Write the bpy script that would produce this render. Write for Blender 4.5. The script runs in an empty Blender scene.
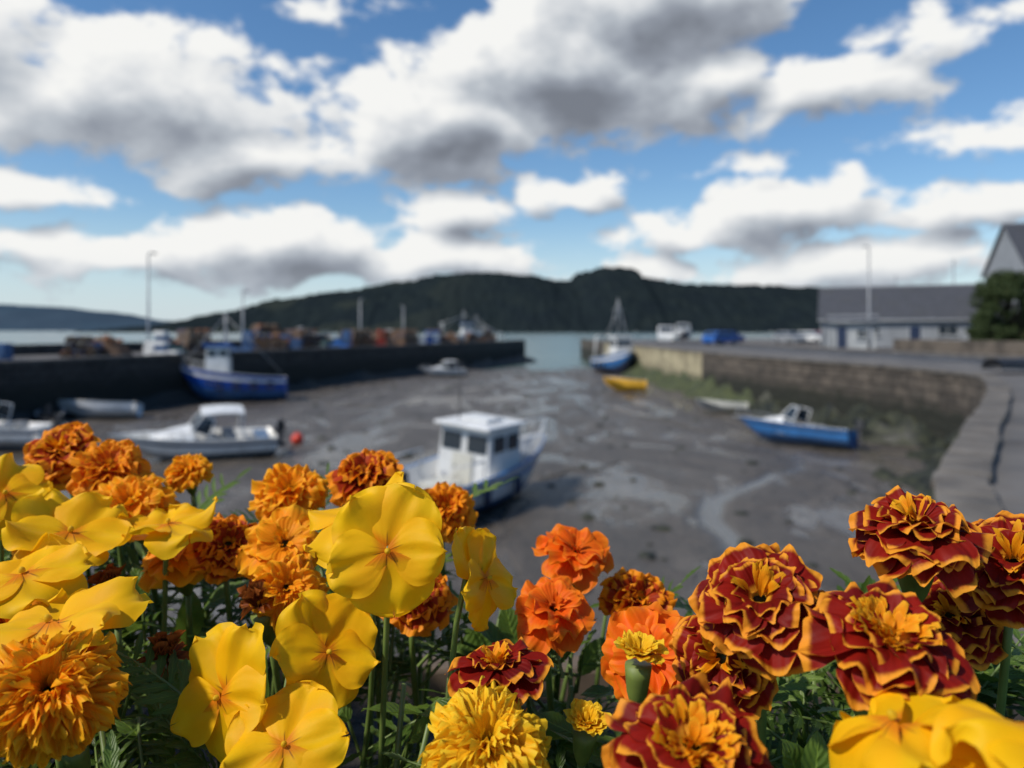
import bpy, math, random
from math import sin, cos, pi, radians, sqrt, exp
from mathutils import Vector, Matrix, noise
random.seed(7)
S = bpy.context.scene
S.view_settings.view_transform = 'Standard'
S.view_settings.look = 'None'
S.view_settings.exposure = 0
COL = S.collection
CAMZ = 4.5

# ------------------------------------------------------------------ helpers
def rnd(a, b): return random.uniform(a, b)

class MB:
    def __init__(s):
        s.v = []; s.f = []; s.m = []; s.uv = []
    def vert(s, p, uv=(0, 0)):
        s.v.append(tuple(p)); s.uv.append(uv); return len(s.v) - 1
    def face(s, idx, m=0):
        s.f.append(tuple(idx)); s.m.append(m)
    def poly(s, pts, m=0, uvs=None):
        ids = [s.vert(p, uvs[i] if uvs else (0, 0)) for i, p in enumerate(pts)]
        s.face(ids, m)
    def grid(s, rows, m=0, uvs=None, close=False, matfn=None):
        base = []
        for j, r in enumerate(rows):
            base.append([s.vert(p, uvs[j][i] if uvs else (0, 0)) for i, p in enumerate(r)])
        for j in range(len(rows) - 1):
            n = len(rows[j])
            for i in range(n if close else n - 1):
                k = (i + 1) % n
                s.face((base[j][i], base[j][k], base[j + 1][k], base[j + 1][i]), matfn(j, i) if matfn else m)
    def box(s, c, d, m=0, rz=0.0, top=(1, 1), rake=0.0, M=None):
        x, y, z = d[0] / 2, d[1] / 2, d[2] / 2
        pts = []
        for sz in (-1, 1):
            kx, ky = (1, 1) if sz < 0 else top
            for sx, sy in ((-1, -1), (1, -1), (1, 1), (-1, 1)):
                p = Vector((sx * x * kx + (rake if sz > 0 else 0), sy * y * ky, sz * z))
                if M is not None: p = M @ p
                elif rz: p = Matrix.Rotation(rz, 3, 'Z') @ p
                pts.append(Vector(c) + p)
        b = [s.vert(p) for p in pts]
        for q in ((0, 3, 2, 1), (4, 5, 6, 7), (0, 1, 5, 4), (1, 2, 6, 5), (2, 3, 7, 6), (3, 0, 4, 7)):
            s.face([b[i] for i in q], m)
    def tube(s, path, r, n=6, m=0, cap=True):
        path = [Vector(p) for p in path]
        rows = []
        for i, p in enumerate(path):
            t = (path[min(i + 1, len(path) - 1)] - path[max(i - 1, 0)])
            if t.length < 1e-9: t = Vector((0, 0, 1))
            t.normalize()
            a = Vector((0, 0, 1)) if abs(t.z) < 0.9 else Vector((1, 0, 0))
            u = t.cross(a).normalized(); w = t.cross(u)
            rr = r[i] if isinstance(r, (list, tuple)) else r
            rows.append([p + (u * cos(2 * pi * k / n) + w * sin(2 * pi * k / n)) * rr for k in range(n)])
        b0 = len(s.v)
        s.grid(rows, m, close=True)
        if cap:
            s.face([b0 + k for k in range(n)][::-1], m)
            s.face([b0 + (len(path) - 1) * n + k for k in range(n)], m)
    def build(s, name, mats, smooth=True, parent=None, loc=None, rot=None, bevel=0):
        me = bpy.data.meshes.new(name)
        me.from_pydata(s.v, [], s.f)
        for mt in mats: me.materials.append(mt)
        me.polygons.foreach_set('material_index', s.m)
        me.polygons.foreach_set('use_smooth', [smooth] * len(s.f))
        uvl = me.uv_layers.new(name='UVMap')
        li = [0] * len(me.loops); me.loops.foreach_get('vertex_index', li)
        fl = []
        for i in li: fl.extend(s.uv[i])
        uvl.data.foreach_set('uv', fl)
        me.update()
        o = bpy.data.objects.new(name, me); COL.objects.link(o)
        if parent: o.parent = parent
        if loc: o.location = loc
        if rot: o.rotation_euler = rot
        if bevel:
            b = o.modifiers.new('bevel', 'BEVEL'); b.width = bevel; b.segments = 2; b.limit_method = 'ANGLE'
        return o

def empty(name, loc, rz=0, tilt=(0, 0), sc=1):
    o = bpy.data.objects.new(name, None); COL.objects.link(o)
    o.location = loc; o.rotation_euler = (tilt[0], tilt[1], rz); o.scale = (sc, sc, sc)
    o.empty_display_size = 0.3
    return o

# ------------------------------------------------------------------ materials
class NT:
    def __init__(s, tree): s.t = tree; s.n = tree.nodes; s.l = tree.links
    def node(s, ty, **kw):
        n = s.n.new(ty)
        for k, v in kw.items(): setattr(n, k, v)
        return n
    def link(s, a, b): s.l.new(a, b)
    def setin(s, sock, v):
        if hasattr(v, 'is_linked') or isinstance(v, bpy.types.NodeSocket): s.l.new(v, sock)
        else: sock.default_value = v
    def math(s, op, a, b=None, c=None, clamp=False):
        n = s.n.new('ShaderNodeMath'); n.operation = op; n.use_clamp = clamp
        s.setin(n.inputs[0], a)
        if b is not None: s.setin(n.inputs[1], b)
        if c is not None: s.setin(n.inputs[2], c)
        return n.outputs[0]
    def mix(s, fac, a, b, blend='MIX'):
        n = s.n.new('ShaderNodeMix'); n.data_type = 'RGBA'; n.blend_type = blend
        s.setin(n.inputs[0], fac)
        s.setin(n.inputs[6], a if not isinstance(a, tuple) else (*a, 1)[:4])
        s.setin(n.inputs[7], b if not isinstance(b, tuple) else (*b, 1)[:4])
        return n.outputs[2]
    def ramp(s, fac, stops, interp='LINEAR'):
        n = s.n.new('ShaderNodeValToRGB'); cr = n.color_ramp; cr.interpolation = interp
        while len(cr.elements) < len(stops): cr.elements.new(0.5)
        for e, (p, c) in zip(cr.elements, stops):
            e.position = p; e.color = (*c, 1) if isinstance(c, tuple) else (c, c, c, 1)
        s.setin(n.inputs[0], fac); return n.outputs[0]
    def sstep(s, v, a, b, lo=0.0, hi=1.0):
        n = s.n.new('ShaderNodeMapRange'); n.interpolation_type = 'SMOOTHSTEP'
        s.setin(n.inputs[0], v); s.setin(n.inputs[1], a); s.setin(n.inputs[2], b); s.setin(n.inputs[3], lo); s.setin(n.inputs[4], hi)
        return n.outputs[0]
    def noise(s, vec, scale, detail=5, rough=0.55, dist=0.0):
        n = s.n.new('ShaderNodeTexNoise'); n.inputs['Scale'].default_value = scale
        n.inputs['Detail'].default_value = detail; n.inputs['Roughness'].default_value = rough
        n.inputs['Distortion'].default_value = dist
        if vec is not None: s.l.new(vec, n.inputs['Vector'])
        return n
    def bump(s, h, strength=0.3, dist=0.02, normal=None):
        n = s.n.new('ShaderNodeBump'); n.inputs['Strength'].default_value = strength; n.inputs['Distance'].default_value = dist
        s.l.new(h, n.inputs['Height'])
        if normal is not None: s.l.new(normal, n.inputs['Normal'])
        return n.outputs[0]

def newmat(name):
    m = bpy.data.materials.new(name); m.use_nodes = True
    t = NT(m.node_tree); p = m.node_tree.nodes['Principled BSDF']
    return m, t, p

def C(c): return (*c, 1)

def simple(name, col, rough=0.5, var=0.15, scale=4.0, metal=0.0, bump=0.0, dirt=0.0, coord='Object'):
    m, t, p = newmat(name)
    tc = t.node('ShaderNodeTexCoord')
    n = t.noise(tc.outputs[coord], scale, 4, 0.6)
    dark = tuple(c * (1 - var * 1.6) for c in col); lite = tuple(min(1, c * (1 + var)) for c in col)
    c = t.ramp(n.outputs['Fac'], [(0.3, dark), (0.7, lite)])
    if dirt > 0:
        n2 = t.noise(tc.outputs[coord], scale * 2.7, 5, 0.7, 0.4)
        c = t.mix(t.sstep(n2.outputs['Fac'], 0.5, 0.72, 0, dirt), c, (0.10, 0.07, 0.045))
    t.link(c, p.inputs['Base Color'])
    t.link(t.sstep(n.outputs['Fac'], 0.3, 0.7, rough * 0.85, min(1, rough * 1.15)), p.inputs['Roughness'])
    p.inputs['Metallic'].default_value = metal
    if bump: t.link(t.bump(n.outputs['Fac'], bump, 0.02), p.inputs['Normal'])
    return m

M_white = simple('white_gelcoat', (0.74, 0.74, 0.72), 0.3, 0.06, 1.5, dirt=0.3)
M_cream = simple('cream_paint', (0.62, 0.60, 0.52), 0.4, 0.08, 1.5, dirt=0.4)
M_blue = simple('blue_hull_paint', (0.012, 0.07, 0.36), 0.3, 0.12, 1.5, dirt=0.2)
M_blue2 = simple('blue_antifoul', (0.03, 0.11, 0.28), 0.6, 0.25, 2.0, dirt=0.4)
M_lblue = simple('light_blue_paint', (0.03, 0.15, 0.38), 0.4, 0.15, 2, dirt=0.25)
M_navy = simple('navy_paint', (0.02, 0.035, 0.08), 0.4, 0.2, 2, dirt=0.3)
M_black = simple('black_rubber', (0.015, 0.015, 0.017), 0.5, 0.2, 3)
M_grey = simple('grey_paint', (0.28, 0.29, 0.30), 0.5, 0.12, 2, dirt=0.3)
M_dark = simple('dark_interior', (0.05, 0.05, 0.055), 0.6, 0.2, 3)
M_yel = simple('yellow_paint', (0.80, 0.42, 0.03), 0.4, 0.12, 2, dirt=0.2)
M_red = simple('red_paint', (0.65, 0.05, 0.02), 0.4, 0.12, 2, dirt=0.15)
M_orange = simple('faded_orange_plastic', (0.40, 0.14, 0.05), 0.55, 0.25, 2, dirt=0.4)
M_bplast = simple('blue_plastic', (0.02, 0.12, 0.42), 0.45, 0.15, 2, dirt=0.15)
M_fblue = simple('faded_blue_plastic', (0.03, 0.09, 0.22), 0.55, 0.25, 2, dirt=0.4)
M_steel = simple('galvanised_steel', (0.30, 0.31, 0.32), 0.5, 0.12, 5, metal=0.4)
M_wood = simple('weathered_wood', (0.17, 0.12, 0.08), 0.75, 0.3, 3, bump=0.3)
M_rope = simple('rope_fibre', (0.13, 0.11, 0.08), 0.9, 0.2, 20)
M_net = simple('fishing_net_fibre', (0.12, 0.07, 0.042), 0.9, 0.5, 3, bump=0.6)
M_net2 = simple('teal_net_fibre', (0.05, 0.09, 0.085), 0.9, 0.4, 3, bump=0.6)
M_tyre = simple('tyre_rubber', (0.02, 0.02, 0.02), 0.8, 0.2, 5)
m, t, p = newmat('tinted_glass'); p.inputs['Base Color'].default_value = (0.03, 0.04, 0.05, 1)
n = t.noise(None, 3, 3); t.link(t.sstep(n.outputs['Fac'], 0.3, 0.7, 0.05, 0.18), p.inputs['Roughness']); M_glass = m

def petal_mat(name, kind, ca, cb, cedge=None, ew=.9):
    """UV: x across -1..1 mapped 0..1, y along petal"""
    m, t, p = newmat(name)
    uv = t.node('ShaderNodeUVMap'); sep = t.node('ShaderNodeSeparateXYZ'); t.link(uv.outputs[0], sep.inputs[0])
    u = t.math('ABSOLUTE', t.math('MULTIPLY_ADD', sep.outputs[0], 2.0, -1.0)); v = sep.outputs[1]
    tc = t.node('ShaderNodeTexCoord')
    n = t.noise(tc.outputs['Object'], 160, 4, 0.6)
    n2 = t.noise(tc.outputs['Object'], 45, 2, 0.5)
    base = t.mix(t.sstep(n2.outputs['Fac'], 0.3, 0.7), ca, cb)
    bs_ = 0.3
    if kind == 'bicolor':
        e = t.math('MAXIMUM', v, t.math('MULTIPLY', t.math('POWER', u, 1.6), t.math('MULTIPLY_ADD', v, 0.45, 0.52)))
        e = t.math('ADD', e, t.math('MULTIPLY_ADD', n.outputs['Fac'], 0.16, -0.08))
        e = t.math('ADD', e, t.math('MULTIPLY_ADD', n2.outputs['Fac'], 0.16, -0.08))
        f = t.sstep(e, ew - .06, ew + .04)
        base = t.mix(f, base, t.mix(n2.outputs['Fac'], cedge, tuple(c * f_ for c, f_ in zip(cedge, (1, .62, .6)))))
        base = t.mix(t.sstep(v, 0.32, 0.08), base, cedge)
    elif kind == 'viola':
        bs_ = 0.25
        base = t.mix(t.sstep(v, 0.24, 0.05, 0, .85), base, (0.74, 0.20, 0.006))
        w = t.math('SINE', t.math('MULTIPLY', t.math('MULTIPLY_ADD', sep.outputs[0], 2.0, -1.0), 17.0))
        line = t.math('MULTIPLY', t.sstep(w, 0.7, 1.0), t.math('MULTIPLY', t.sstep(v, 0.30, 0.16), t.sstep(u, 0.55, 0.3)))
        base = t.mix(t.math('MULTIPLY', line, 0.65), base, (0.14, 0.03, 0.008))
        base = t.mix(t.sstep(v, 0.6, 1.0, 0, 0.4), base, cedge or ca)
        base = t.mix(t.sstep(n.outputs['Fac'], 0.58, 0.8, 0, 0.3), base, tuple(c * .75 for c in ca))
    else:
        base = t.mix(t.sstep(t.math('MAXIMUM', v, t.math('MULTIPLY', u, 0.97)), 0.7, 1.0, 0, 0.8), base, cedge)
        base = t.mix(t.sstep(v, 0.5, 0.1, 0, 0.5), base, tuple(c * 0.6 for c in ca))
    vein = t.math('SINE', t.math('MULTIPLY_ADD', sep.outputs[0], 46.0, t.math('MULTIPLY', n2.outputs['Fac'], 9.0)))
    hb = t.math('ADD', t.math('MULTIPLY', vein, 0.12 if kind == 'viola' else 0.4), n.outputs['Fac'])
    bn = t.bump(hb, bs_, 0.0008)
    t.link(base, p.inputs['Base Color']); t.link(bn, p.inputs['Normal'])
    p.inputs['Roughness'].default_value = 0.55
    p.inputs['Specular IOR Level'].default_value = 0.18
    tr = t.node('ShaderNodeBsdfTranslucent'); t.link(base, tr.inputs[0])
    mx = t.node('ShaderNodeMixShader'); mx.inputs[0].default_value = 0.33
    t.link(p.outputs[0], mx.inputs[1]); t.link(tr.outputs[0], mx.inputs[2])
    t.link(mx.outputs[0], m.node_tree.nodes['Material Output'].inputs[0])
    return m

P_bi = petal_mat('bicolor_marigold_petal', 'bicolor', (0.34, 0.013, 0.005), (0.17, 0.006, 0.003), (0.95, 0.45, 0.03), .91)
P_bi2 = petal_mat('rust_marigold_petal', 'bicolor', (0.55, 0.065, 0.006), (0.34, 0.026, 0.004), (0.95, 0.40, 0.012), .80)
P_amb = petal_mat('amber_marigold_petal', 'bicolor', (0.75, 0.17, 0.006), (0.55, 0.08, 0.005), (0.95, 0.43, 0.012), .70)
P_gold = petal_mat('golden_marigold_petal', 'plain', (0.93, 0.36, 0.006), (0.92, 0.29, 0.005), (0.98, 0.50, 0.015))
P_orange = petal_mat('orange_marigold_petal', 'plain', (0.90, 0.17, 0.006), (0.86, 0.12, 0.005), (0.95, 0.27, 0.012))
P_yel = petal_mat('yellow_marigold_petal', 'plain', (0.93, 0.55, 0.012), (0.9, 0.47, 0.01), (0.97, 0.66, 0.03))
P_vio = petal_mat('yellow_viola_petal', 'viola', (0.94, 0.54, 0.003), (0.92, 0.47, 0.003), (0.97, 0.64, 0.014))
P_dead = petal_mat('withered_petal', 'plain', (0.25, 0.06, 0.012), (0.14, 0.03, 0.01), (0.40, 0.12, 0.02))

def leaf_mat(name, ca, cb, cc, rough=.42):
    m, t, p = newmat(name)
    tc = t.node('ShaderNodeTexCoord')
    uv = t.node('ShaderNodeUVMap'); sep = t.node('ShaderNodeSeparateXYZ'); t.link(uv.outputs[0], sep.inputs[0])
    n = t.noise(tc.outputs['Object'], 22, 2, 0.5); n2 = t.noise(tc.outputs['Object'], 300, 3, 0.6)
    c = t.ramp(n.outputs['Fac'], [(0.3, ca), (0.52, cb), (0.75, cc)])
    u = t.math('ABSOLUTE', t.math('MULTIPLY_ADD', sep.outputs[0], 2.0, -1.0))
    c = t.mix(t.sstep(u, 0.10, 0.02, 0, 0.4), c, tuple(min(1, x * 1.9) for x in cc))
    side = t.math('SINE', t.math('MULTIPLY', t.math('SUBTRACT', sep.outputs[1], t.math('MULTIPLY', u, 0.25)), 55.0))
    t.link(c, p.inputs['Base Color']); p.inputs['Roughness'].default_value = rough
    p.inputs['Specular IOR Level'].default_value = 0.32
    t.link(t.bump(t.math('ADD', t.math('MULTIPLY', side, 0.6), n2.outputs['Fac']), 0.4, 0.0006), p.inputs['Normal'])
    tr = t.node('ShaderNodeBsdfTranslucent'); t.link(t.mix(0.5, c, tuple(min(1, x * 1.7) for x in cc)), tr.inputs[0])
    mx = t.node('ShaderNodeMixShader'); mx.inputs[0].default_value = 0.3
    t.link(p.outputs[0], mx.inputs[1]); t.link(tr.outputs[0], mx.inputs[2])
    t.link(mx.outputs[0], m.node_tree.nodes['Material Output'].inputs[0])
    return m
L_mar = leaf_mat('marigold_leaf', (0.035, 0.065, 0.010), (0.065, 0.12, 0.015), (0.12, 0.19, 0.025))
L_vio = leaf_mat('viola_leaf', (0.06, 0.105, 0.016), (0.10, 0.17, 0.024), (0.17, 0.25, 0.035))
L_stem = simple('green_stem', (0.13, 0.19, 0.04), 0.5, 0.25, 30)
L_calyx = simple('green_calyx', (0.13, 0.17, 0.03), 0.5, 0.3, 60)
L_tree = leaf_mat('tree_leaf', (0.02, 0.035, 0.012), (0.04, 0.06, 0.018), (0.07, 0.095, 0.03), .8)
M_bark = simple('bark', (0.09, 0.065, 0.045), 0.9, 0.3, 6, bump=0.6)

# ------------------------------------------------------------------ world sky + clouds
SUN_EL, SUN_AZ = radians(48), radians(-116)   # azimuth clockwise from +Y
W = bpy.data.worlds.new('World'); S.world = W; W.use_nodes = True
wt = NT(W.node_tree); wt.n.clear()
sky = wt.node('ShaderNodeTexSky'); sky.sky_type = 'NISHITA'; sky.sun_disc = False
sky.sun_elevation = SUN_EL; sky.sun_rotation = SUN_AZ; sky.air_density = 1.0; sky.dust_density = 0.3; sky.ozone_density = 2.5

g = bpy.data.node_groups.new('cloud_density', 'ShaderNodeTree')
g.interface.new_socket('P', in_out='INPUT', socket_type='NodeSocketVector')
g.interface.new_socket('D', in_out='OUTPUT', socket_type='NodeSocketFloat')
g.interface.new_socket('B', in_out='OUTPUT', socket_type='NodeSocketFloat')
gt = NT(g); gi = gt.node('NodeGroupInput'); go = gt.node('NodeGroupOutput')
nz = gt.noise(gi.outputs[0], 8.0, 2, 0.5)
vm = gt.node('ShaderNodeVectorMath', operation='MULTIPLY_ADD'); gt.link(nz.outputs['Color'], vm.inputs[0]); vm.inputs[1].default_value = (.16, .07, 0); vm.inputs[2].default_value = (-.08, -.035, 0)
va = gt.node('ShaderNodeVectorMath', operation='ADD'); gt.link(vm.outputs[0], va.inputs[0]); gt.link(gi.outputs[0], va.inputs[1])
# az, el, r_az, r_el, strength (degrees)
BL = [(-27, 15.8, 15, 5.4, .80), (-19, 12.6, 11, 3.0, .75), (-37, 18.5, 9, 4.6, .60),
      (4, 19.5, 14, 6, 1.25), (-6, 15.4, 9.5, 4.8, 1.15), (10, 23.5, 12, 5.5, 1.2), (14, 18, 6, 3.2, .8),
      (22, 16.4, 7.5, 2.8, .66), (31, 19.2, 10, 1.8, .36), (34, 12.8, 8, 2.0, .45), (22, 24.5, 7, 2.0, .38),
      (3.7, 10.5, 3.6, 2.0, .6), (-4.5, 9.0, 5.5, 2.5, .75),
      (20, 8.4, 9, 3.0, .85), (12, 7.2, 5, 1.8, .6), (30, 8, 6, 2.0, .6), (15, 11.6, 6, 0.9, .28),
      (-34, 9.0, 7, 1.5, .55), (-36, 6.0, 6, 1.4, .6), (-18, 6.2, 11, 3.0, 1.0), (-27, 5.2, 8, 2.2, .7), (-5, 5.4, 9, 2.2, .75),
      (9, 4.3, 8, 1.5, .45), (25, 4.6, 12, 1.9, .7), (-14, 23.5, 4, 1.0, .2)]
acc = None
for az, el, ra, re, st in BL:
    mp = gt.node('ShaderNodeMapping', vector_type='TEXTURE')
    mp.inputs['Location'].default_value = (radians(az), radians(el), 0)
    mp.inputs['Scale'].default_value = (radians(ra), radians(re), 1)
    gt.link(va.outputs[0], mp.inputs[0])
    ln = gt.node('ShaderNodeVectorMath', operation='LENGTH'); gt.link(mp.outputs[0], ln.inputs[0])
    b = gt.math('MULTIPLY_ADD', ln.outputs['Value'], -st, st)
    acc = b if acc is None else gt.math('SMOOTH_MAX', acc, b, 0.12)
acc = gt.math('MAXIMUM', acc, -0.28)
sc = gt.node('ShaderNodeVectorMath', operation='MULTIPLY'); gt.link(gi.outputs[0], sc.inputs[0]); sc.inputs[1].default_value = (1, 1.7, 1)
f1 = gt.noise(sc.outputs[0], 11.0, 9, 0.6, 0.15)
d = gt.math('MULTIPLY_ADD', gt.math('SUBTRACT', f1.outputs['Fac'], 0.5), 1.7, acc)
gt.link(d, go.inputs[0]); gt.link(acc, go.inputs[1])

tc = wt.node('ShaderNodeTexCoord'); sp = wt.node('ShaderNodeSeparateXYZ'); wt.link(tc.outputs['Generated'], sp.inputs[0])
az = wt.math('ARCTAN2', sp.outputs[0], sp.outputs[1]); el = wt.math('ARCSINE', sp.outputs[2])
cb = wt.node('ShaderNodeCombineXYZ'); wt.link(az, cb.inputs[0]); wt.link(el, cb.inputs[1])
def dens(off):
    ad = wt.node('ShaderNodeVectorMath', operation='ADD'); wt.link(cb.outputs[0], ad.inputs[0]); ad.inputs[1].default_value = off
    gn = wt.node('ShaderNodeGroup'); gn.node_tree = g; wt.link(ad.outputs[0], gn.inputs[0]); return gn.outputs
o0 = dens((0, 0, 0)); o1 = dens((-0.018, 0.030, 0)); d0 = o0[0]; d1 = o1[0]
alpha = wt.sstep(d0, -0.03, 0.27)
# lit from above and the left: billows (fine) + cloud body (broad)
rel = wt.math('MULTIPLY', wt.math('SUBTRACT', d0, d1), 0.50)
relb = wt.math('MULTIPLY', wt.math('SUBTRACT', o0[1], o1[1]), 0.85)
thick = wt.sstep(d0, 0.15, 1.25)
thin = wt.math('SUBTRACT', 0.80, wt.math('MULTIPLY', thick, 0.62))
shade = wt.math('ADD', wt.math('ADD', thin, rel), relb, clamp=True)
ccol = wt.ramp(shade, [(0.0, (0.19, 0.21, 0.25)), (0.30, (0.29, 0.32, 0.375)), (0.58, (0.48, 0.52, 0.57)), (0.82, (0.74, 0.76, 0.78)), (1.0, (0.92, 0.92, 0.90))])
hz = wt.sstep(el, 0.10, 0.0, 0, 0.55)
ccol = wt.mix(hz, ccol, (0.58, 0.65, 0.72))
hs = wt.node('ShaderNodeHueSaturation'); hs.inputs['Saturation'].default_value = 1.2; wt.link(sky.outputs[0], hs.inputs['Color'])
skc = wt.mix(wt.sstep(el, 0.16, 0.0, 0, 0.7), hs.outputs[0], (4.4, 5.5, 6.6))
bs = wt.node('ShaderNodeBackground'); wt.link(skc, bs.inputs[0]); bs.inputs[1].default_value = 0.125
bc = wt.node('ShaderNodeBackground'); wt.link(ccol, bc.inputs[0]); bc.inputs[1].default_value = 1.0
mx = wt.node('ShaderNodeMixShader'); wt.link(alpha, mx.inputs[0]); wt.link(bs.outputs[0], mx.inputs[1]); wt.link(bc.outputs[0], mx.inputs[2])
wo = wt.node('ShaderNodeOutputWorld'); wt.link(mx.outputs[0], wo.inputs[0])

sl = bpy.data.lights.new('sun', 'SUN'); sl.energy = 3.8; sl.angle = radians(2.5); sl.color = (1, 0.94, 0.84)
so = bpy.data.objects.new('sun', sl); COL.objects.link(so)
sd = Vector((sin(SUN_AZ) * cos(SUN_EL), cos(SUN_AZ) * cos(SUN_EL), sin(SUN_EL)))
so.rotation_euler = sd.to_track_quat('Z', 'Y').to_euler(); so.location = sd * 50

# ------------------------------------------------------------------ water
m, t, p = newmat('estuary_water')
tc = t.node('ShaderNodeTexCoord')
mp = t.node('ShaderNodeMapping'); mp.inputs['Scale'].default_value = (0.5, 1, 1); t.link(tc.outputs['Object'], mp.inputs[0])
n = t.noise(mp.outputs[0], 0.9, 5, 0.6, 0.3); n2 = t.noise(mp.outputs[0], 0.012, 3, 0.5)
t.link(t.ramp(n2.outputs['Fac'], [(0.35, (0.06, 0.11, 0.11)), (0.65, (0.12, 0.18, 0.16))]), p.inputs['Base Color'])
p.inputs['Roughness'].default_value = 0.22
t.link(t.bump(n.outputs['Fac'], 0.6, 0.15), p.inputs['Normal']); M_water = m
mb = MB(); mb.poly([(-9000, -300, -.25), (9000, -300, -.25), (9000, 12000, -.25), (-9000, 12000, -.25)])
mb.build('water', [M_water], smooth=False)

# ------------------------------------------------------------------ mud flat
streams = [
    [(3.2, 11), (4.5, 14), (4.7, 16), (4.8, 18), (5.6, 20), (7.6, 22.2), (9.6, 24.5), (9.8, 27.5), (8.2, 31), (5.5, 35), (4.5, 41), (5.8, 49), (7, 60), (5.5, 75), (6.5, 100)],
    [(-9, 14), (-4.6, 24), (-3.2, 29), (-3.5, 36), (-5, 44), (-4.2, 54), (-1, 66), (2.5, 80), (5, 100)],
    [(9, 14), (9.6, 18), (8.4, 21), (7.6, 22.2)],
    [(-16, 27), (-14, 33), (-12, 42), (-9, 52), (-4.2, 60)]]
def cr(pts, n=8):
    out = []
    for i in range(len(pts) - 1):
        p0 = pts[max(i - 1, 0)]; p1 = pts[i]; p2 = pts[i + 1]; p3 = pts[min(i + 2, len(pts) - 1)]
        for k in range(n):
            tt = k / n
            out.append(tuple(0.5 * ((2 * p1[a]) + (-p0[a] + p2[a]) * tt + (2 * p0[a] - 5 * p1[a] + 4 * p2[a] - p3[a]) * tt * tt + (-p0[a] + 3 * p1[a] - 3 * p2[a] + p3[a]) * tt ** 3) for a in range(len(p1))))
    out.append(tuple(pts[-1])); return out
SP = [(cr(s, 5), w, a) for s, w, a in zip(streams, (0.34, 0.5, 0.25, 0.3), (1.0, .6, .6, .5))]
def stream_d(x, y):
    best = 9; amp = 0
    for pts, w, a in SP:
        for q in pts:
            dd = (x - q[0]) ** 2 + (y - q[1]) ** 2
            ww = w * (1 + max(0, q[1] - 25) * 0.03)
            dd = sqrt(dd) / ww
            if dd < best: best = dd; amp = a * (1 if q[1] < 23 else .65)
    return best, amp
def mud_z(x, y):
    z = 0.16 * noise.noise(Vector((x * .13, y * .10, 0))) + 0.10 * noise.noise(Vector((x * .45, y * .33, 3))) + 0.045 * noise.noise(Vector((x * 1.3, y * 1.0, 5)))
    if y > 78: z -= 0.6 * min(1, (y - 78) / 30)
    return z
ys = []
y = -3.0
while y < 140: ys.append(y); y += 0.28 + max(0, y) * 0.012
xs = [-48 + i * 0.40 for i in range(173)]
mb = MB(); rows = []; uvs = []
for y in ys:
    r = []; ur = []
    for x in xs:
        sdv, am = stream_d(x, y)
        w = exp(-sdv ** 2 * 0.8)
        z = mud_z(x, y) - 0.09 * w + 0.05 * exp(-(sdv - 2.2) ** 2)
        r.append((x, y, z)); ur.append((w * am, 0))
    rows.append(r); uvs.append(ur)
mb.grid(rows, 0, uvs)
m, t, p = newmat('wet_mud')
uv = t.node('ShaderNodeUVMap'); sep = t.node('ShaderNodeSeparateXYZ'); t.link(uv.outputs[0], sep.inputs[0]); wv = sep.outputs[0]
tc = t.node('ShaderNodeTexCoord')
mp = t.node('ShaderNodeMapping'); mp.inputs['Rotation'].default_value = (0, 0, 0.3); mp.inputs['Scale'].default_value = (1, 0.42, 1); t.link(tc.outputs['Object'], mp.inputs[0])
nA = t.noise(mp.outputs[0], 0.22, 5, 0.6, 2.2); nB = t.noise(mp.outputs[0], 1.1, 7, 0.65, 1.6); nC = t.noise(tc.outputs['Object'], 5, 5, 0.7)
c = t.ramp(nA.outputs['Fac'], [(0.32, (0.058, 0.047, 0.036)), (0.48, (0.105, 0.087, 0.068)), (0.68, (0.165, 0.14, 0.112))])
c = t.mix(t.sstep(nB.outputs['Fac'], 0.42, 0.62, 0, 0.6), c, (0.058, 0.047, 0.036))
c = t.mix(t.sstep(nC.outputs['Fac'], 0.54, 0.68, 0, 0.7), c, (0.032, 0.031, 0.022))
wn = t.math('ADD', wv, t.math('MULTIPLY_ADD', nB.outputs['Fac'], 0.5, -0.25))
wet = t.sstep(wn, 0.22, 0.7)
c = t.mix(wet, c, (0.11, 0.105, 0.095))
t.link(c, p.inputs['Base Color'])
puddle = t.sstep(t.math('ADD', nA.outputs['Fac'], t.math('MULTIPLY_ADD', nB.outputs['Fac'], .3, -.15)), 0.48, 0.56)
shiny = t.math('MAXIMUM', puddle, wet)
t.link(t.math('SUBTRACT', 0.52, t.math('MULTIPLY', shiny, 0.32)), p.inputs['Roughness']); p.inputs['Specular IOR Level'].default_value = 0.65
hb = t.math('ADD', t.math('MULTIPLY', nB.outputs['Fac'], 1.0), t.math('MULTIPLY', nC.outputs['Fac'], 0.35))
hb = t.math('MULTIPLY', hb, t.math('SUBTRACT', 1.0, t.math('MULTIPLY', shiny, 0.78)))
t.link(t.bump(hb, 0.8, 0.18), p.inputs['Normal'])
mb.build('mud_ground', [m])

# ------------------------------------------------------------------ quay / pier
QZ = 2.9
inner_pier = [(2.0, 111), (-8, 81.8), (-17, 55.5), (-24, 35), (-31, 14.6), (-35.6, 1.3)]
near = [(-30, 1.25), (-15, 1.2), (-3, 1.2)]
right = cr([(1.4, 1.5), (3.0, 5.0), (4.6, 7.9), (7.3, 11.8), (12.2, 18.9), (15.2, 24.0), (15.9, 28.0), (15.5, 34), (13.4, 47), (12.1, 79), (11.6, 125)], 6)
edge = inner_pier + near + right
outer = [(60, 140), (420, 155), (420, -80), (-80, -80), (-52, -10), (-6.5, 113.5)]

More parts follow.
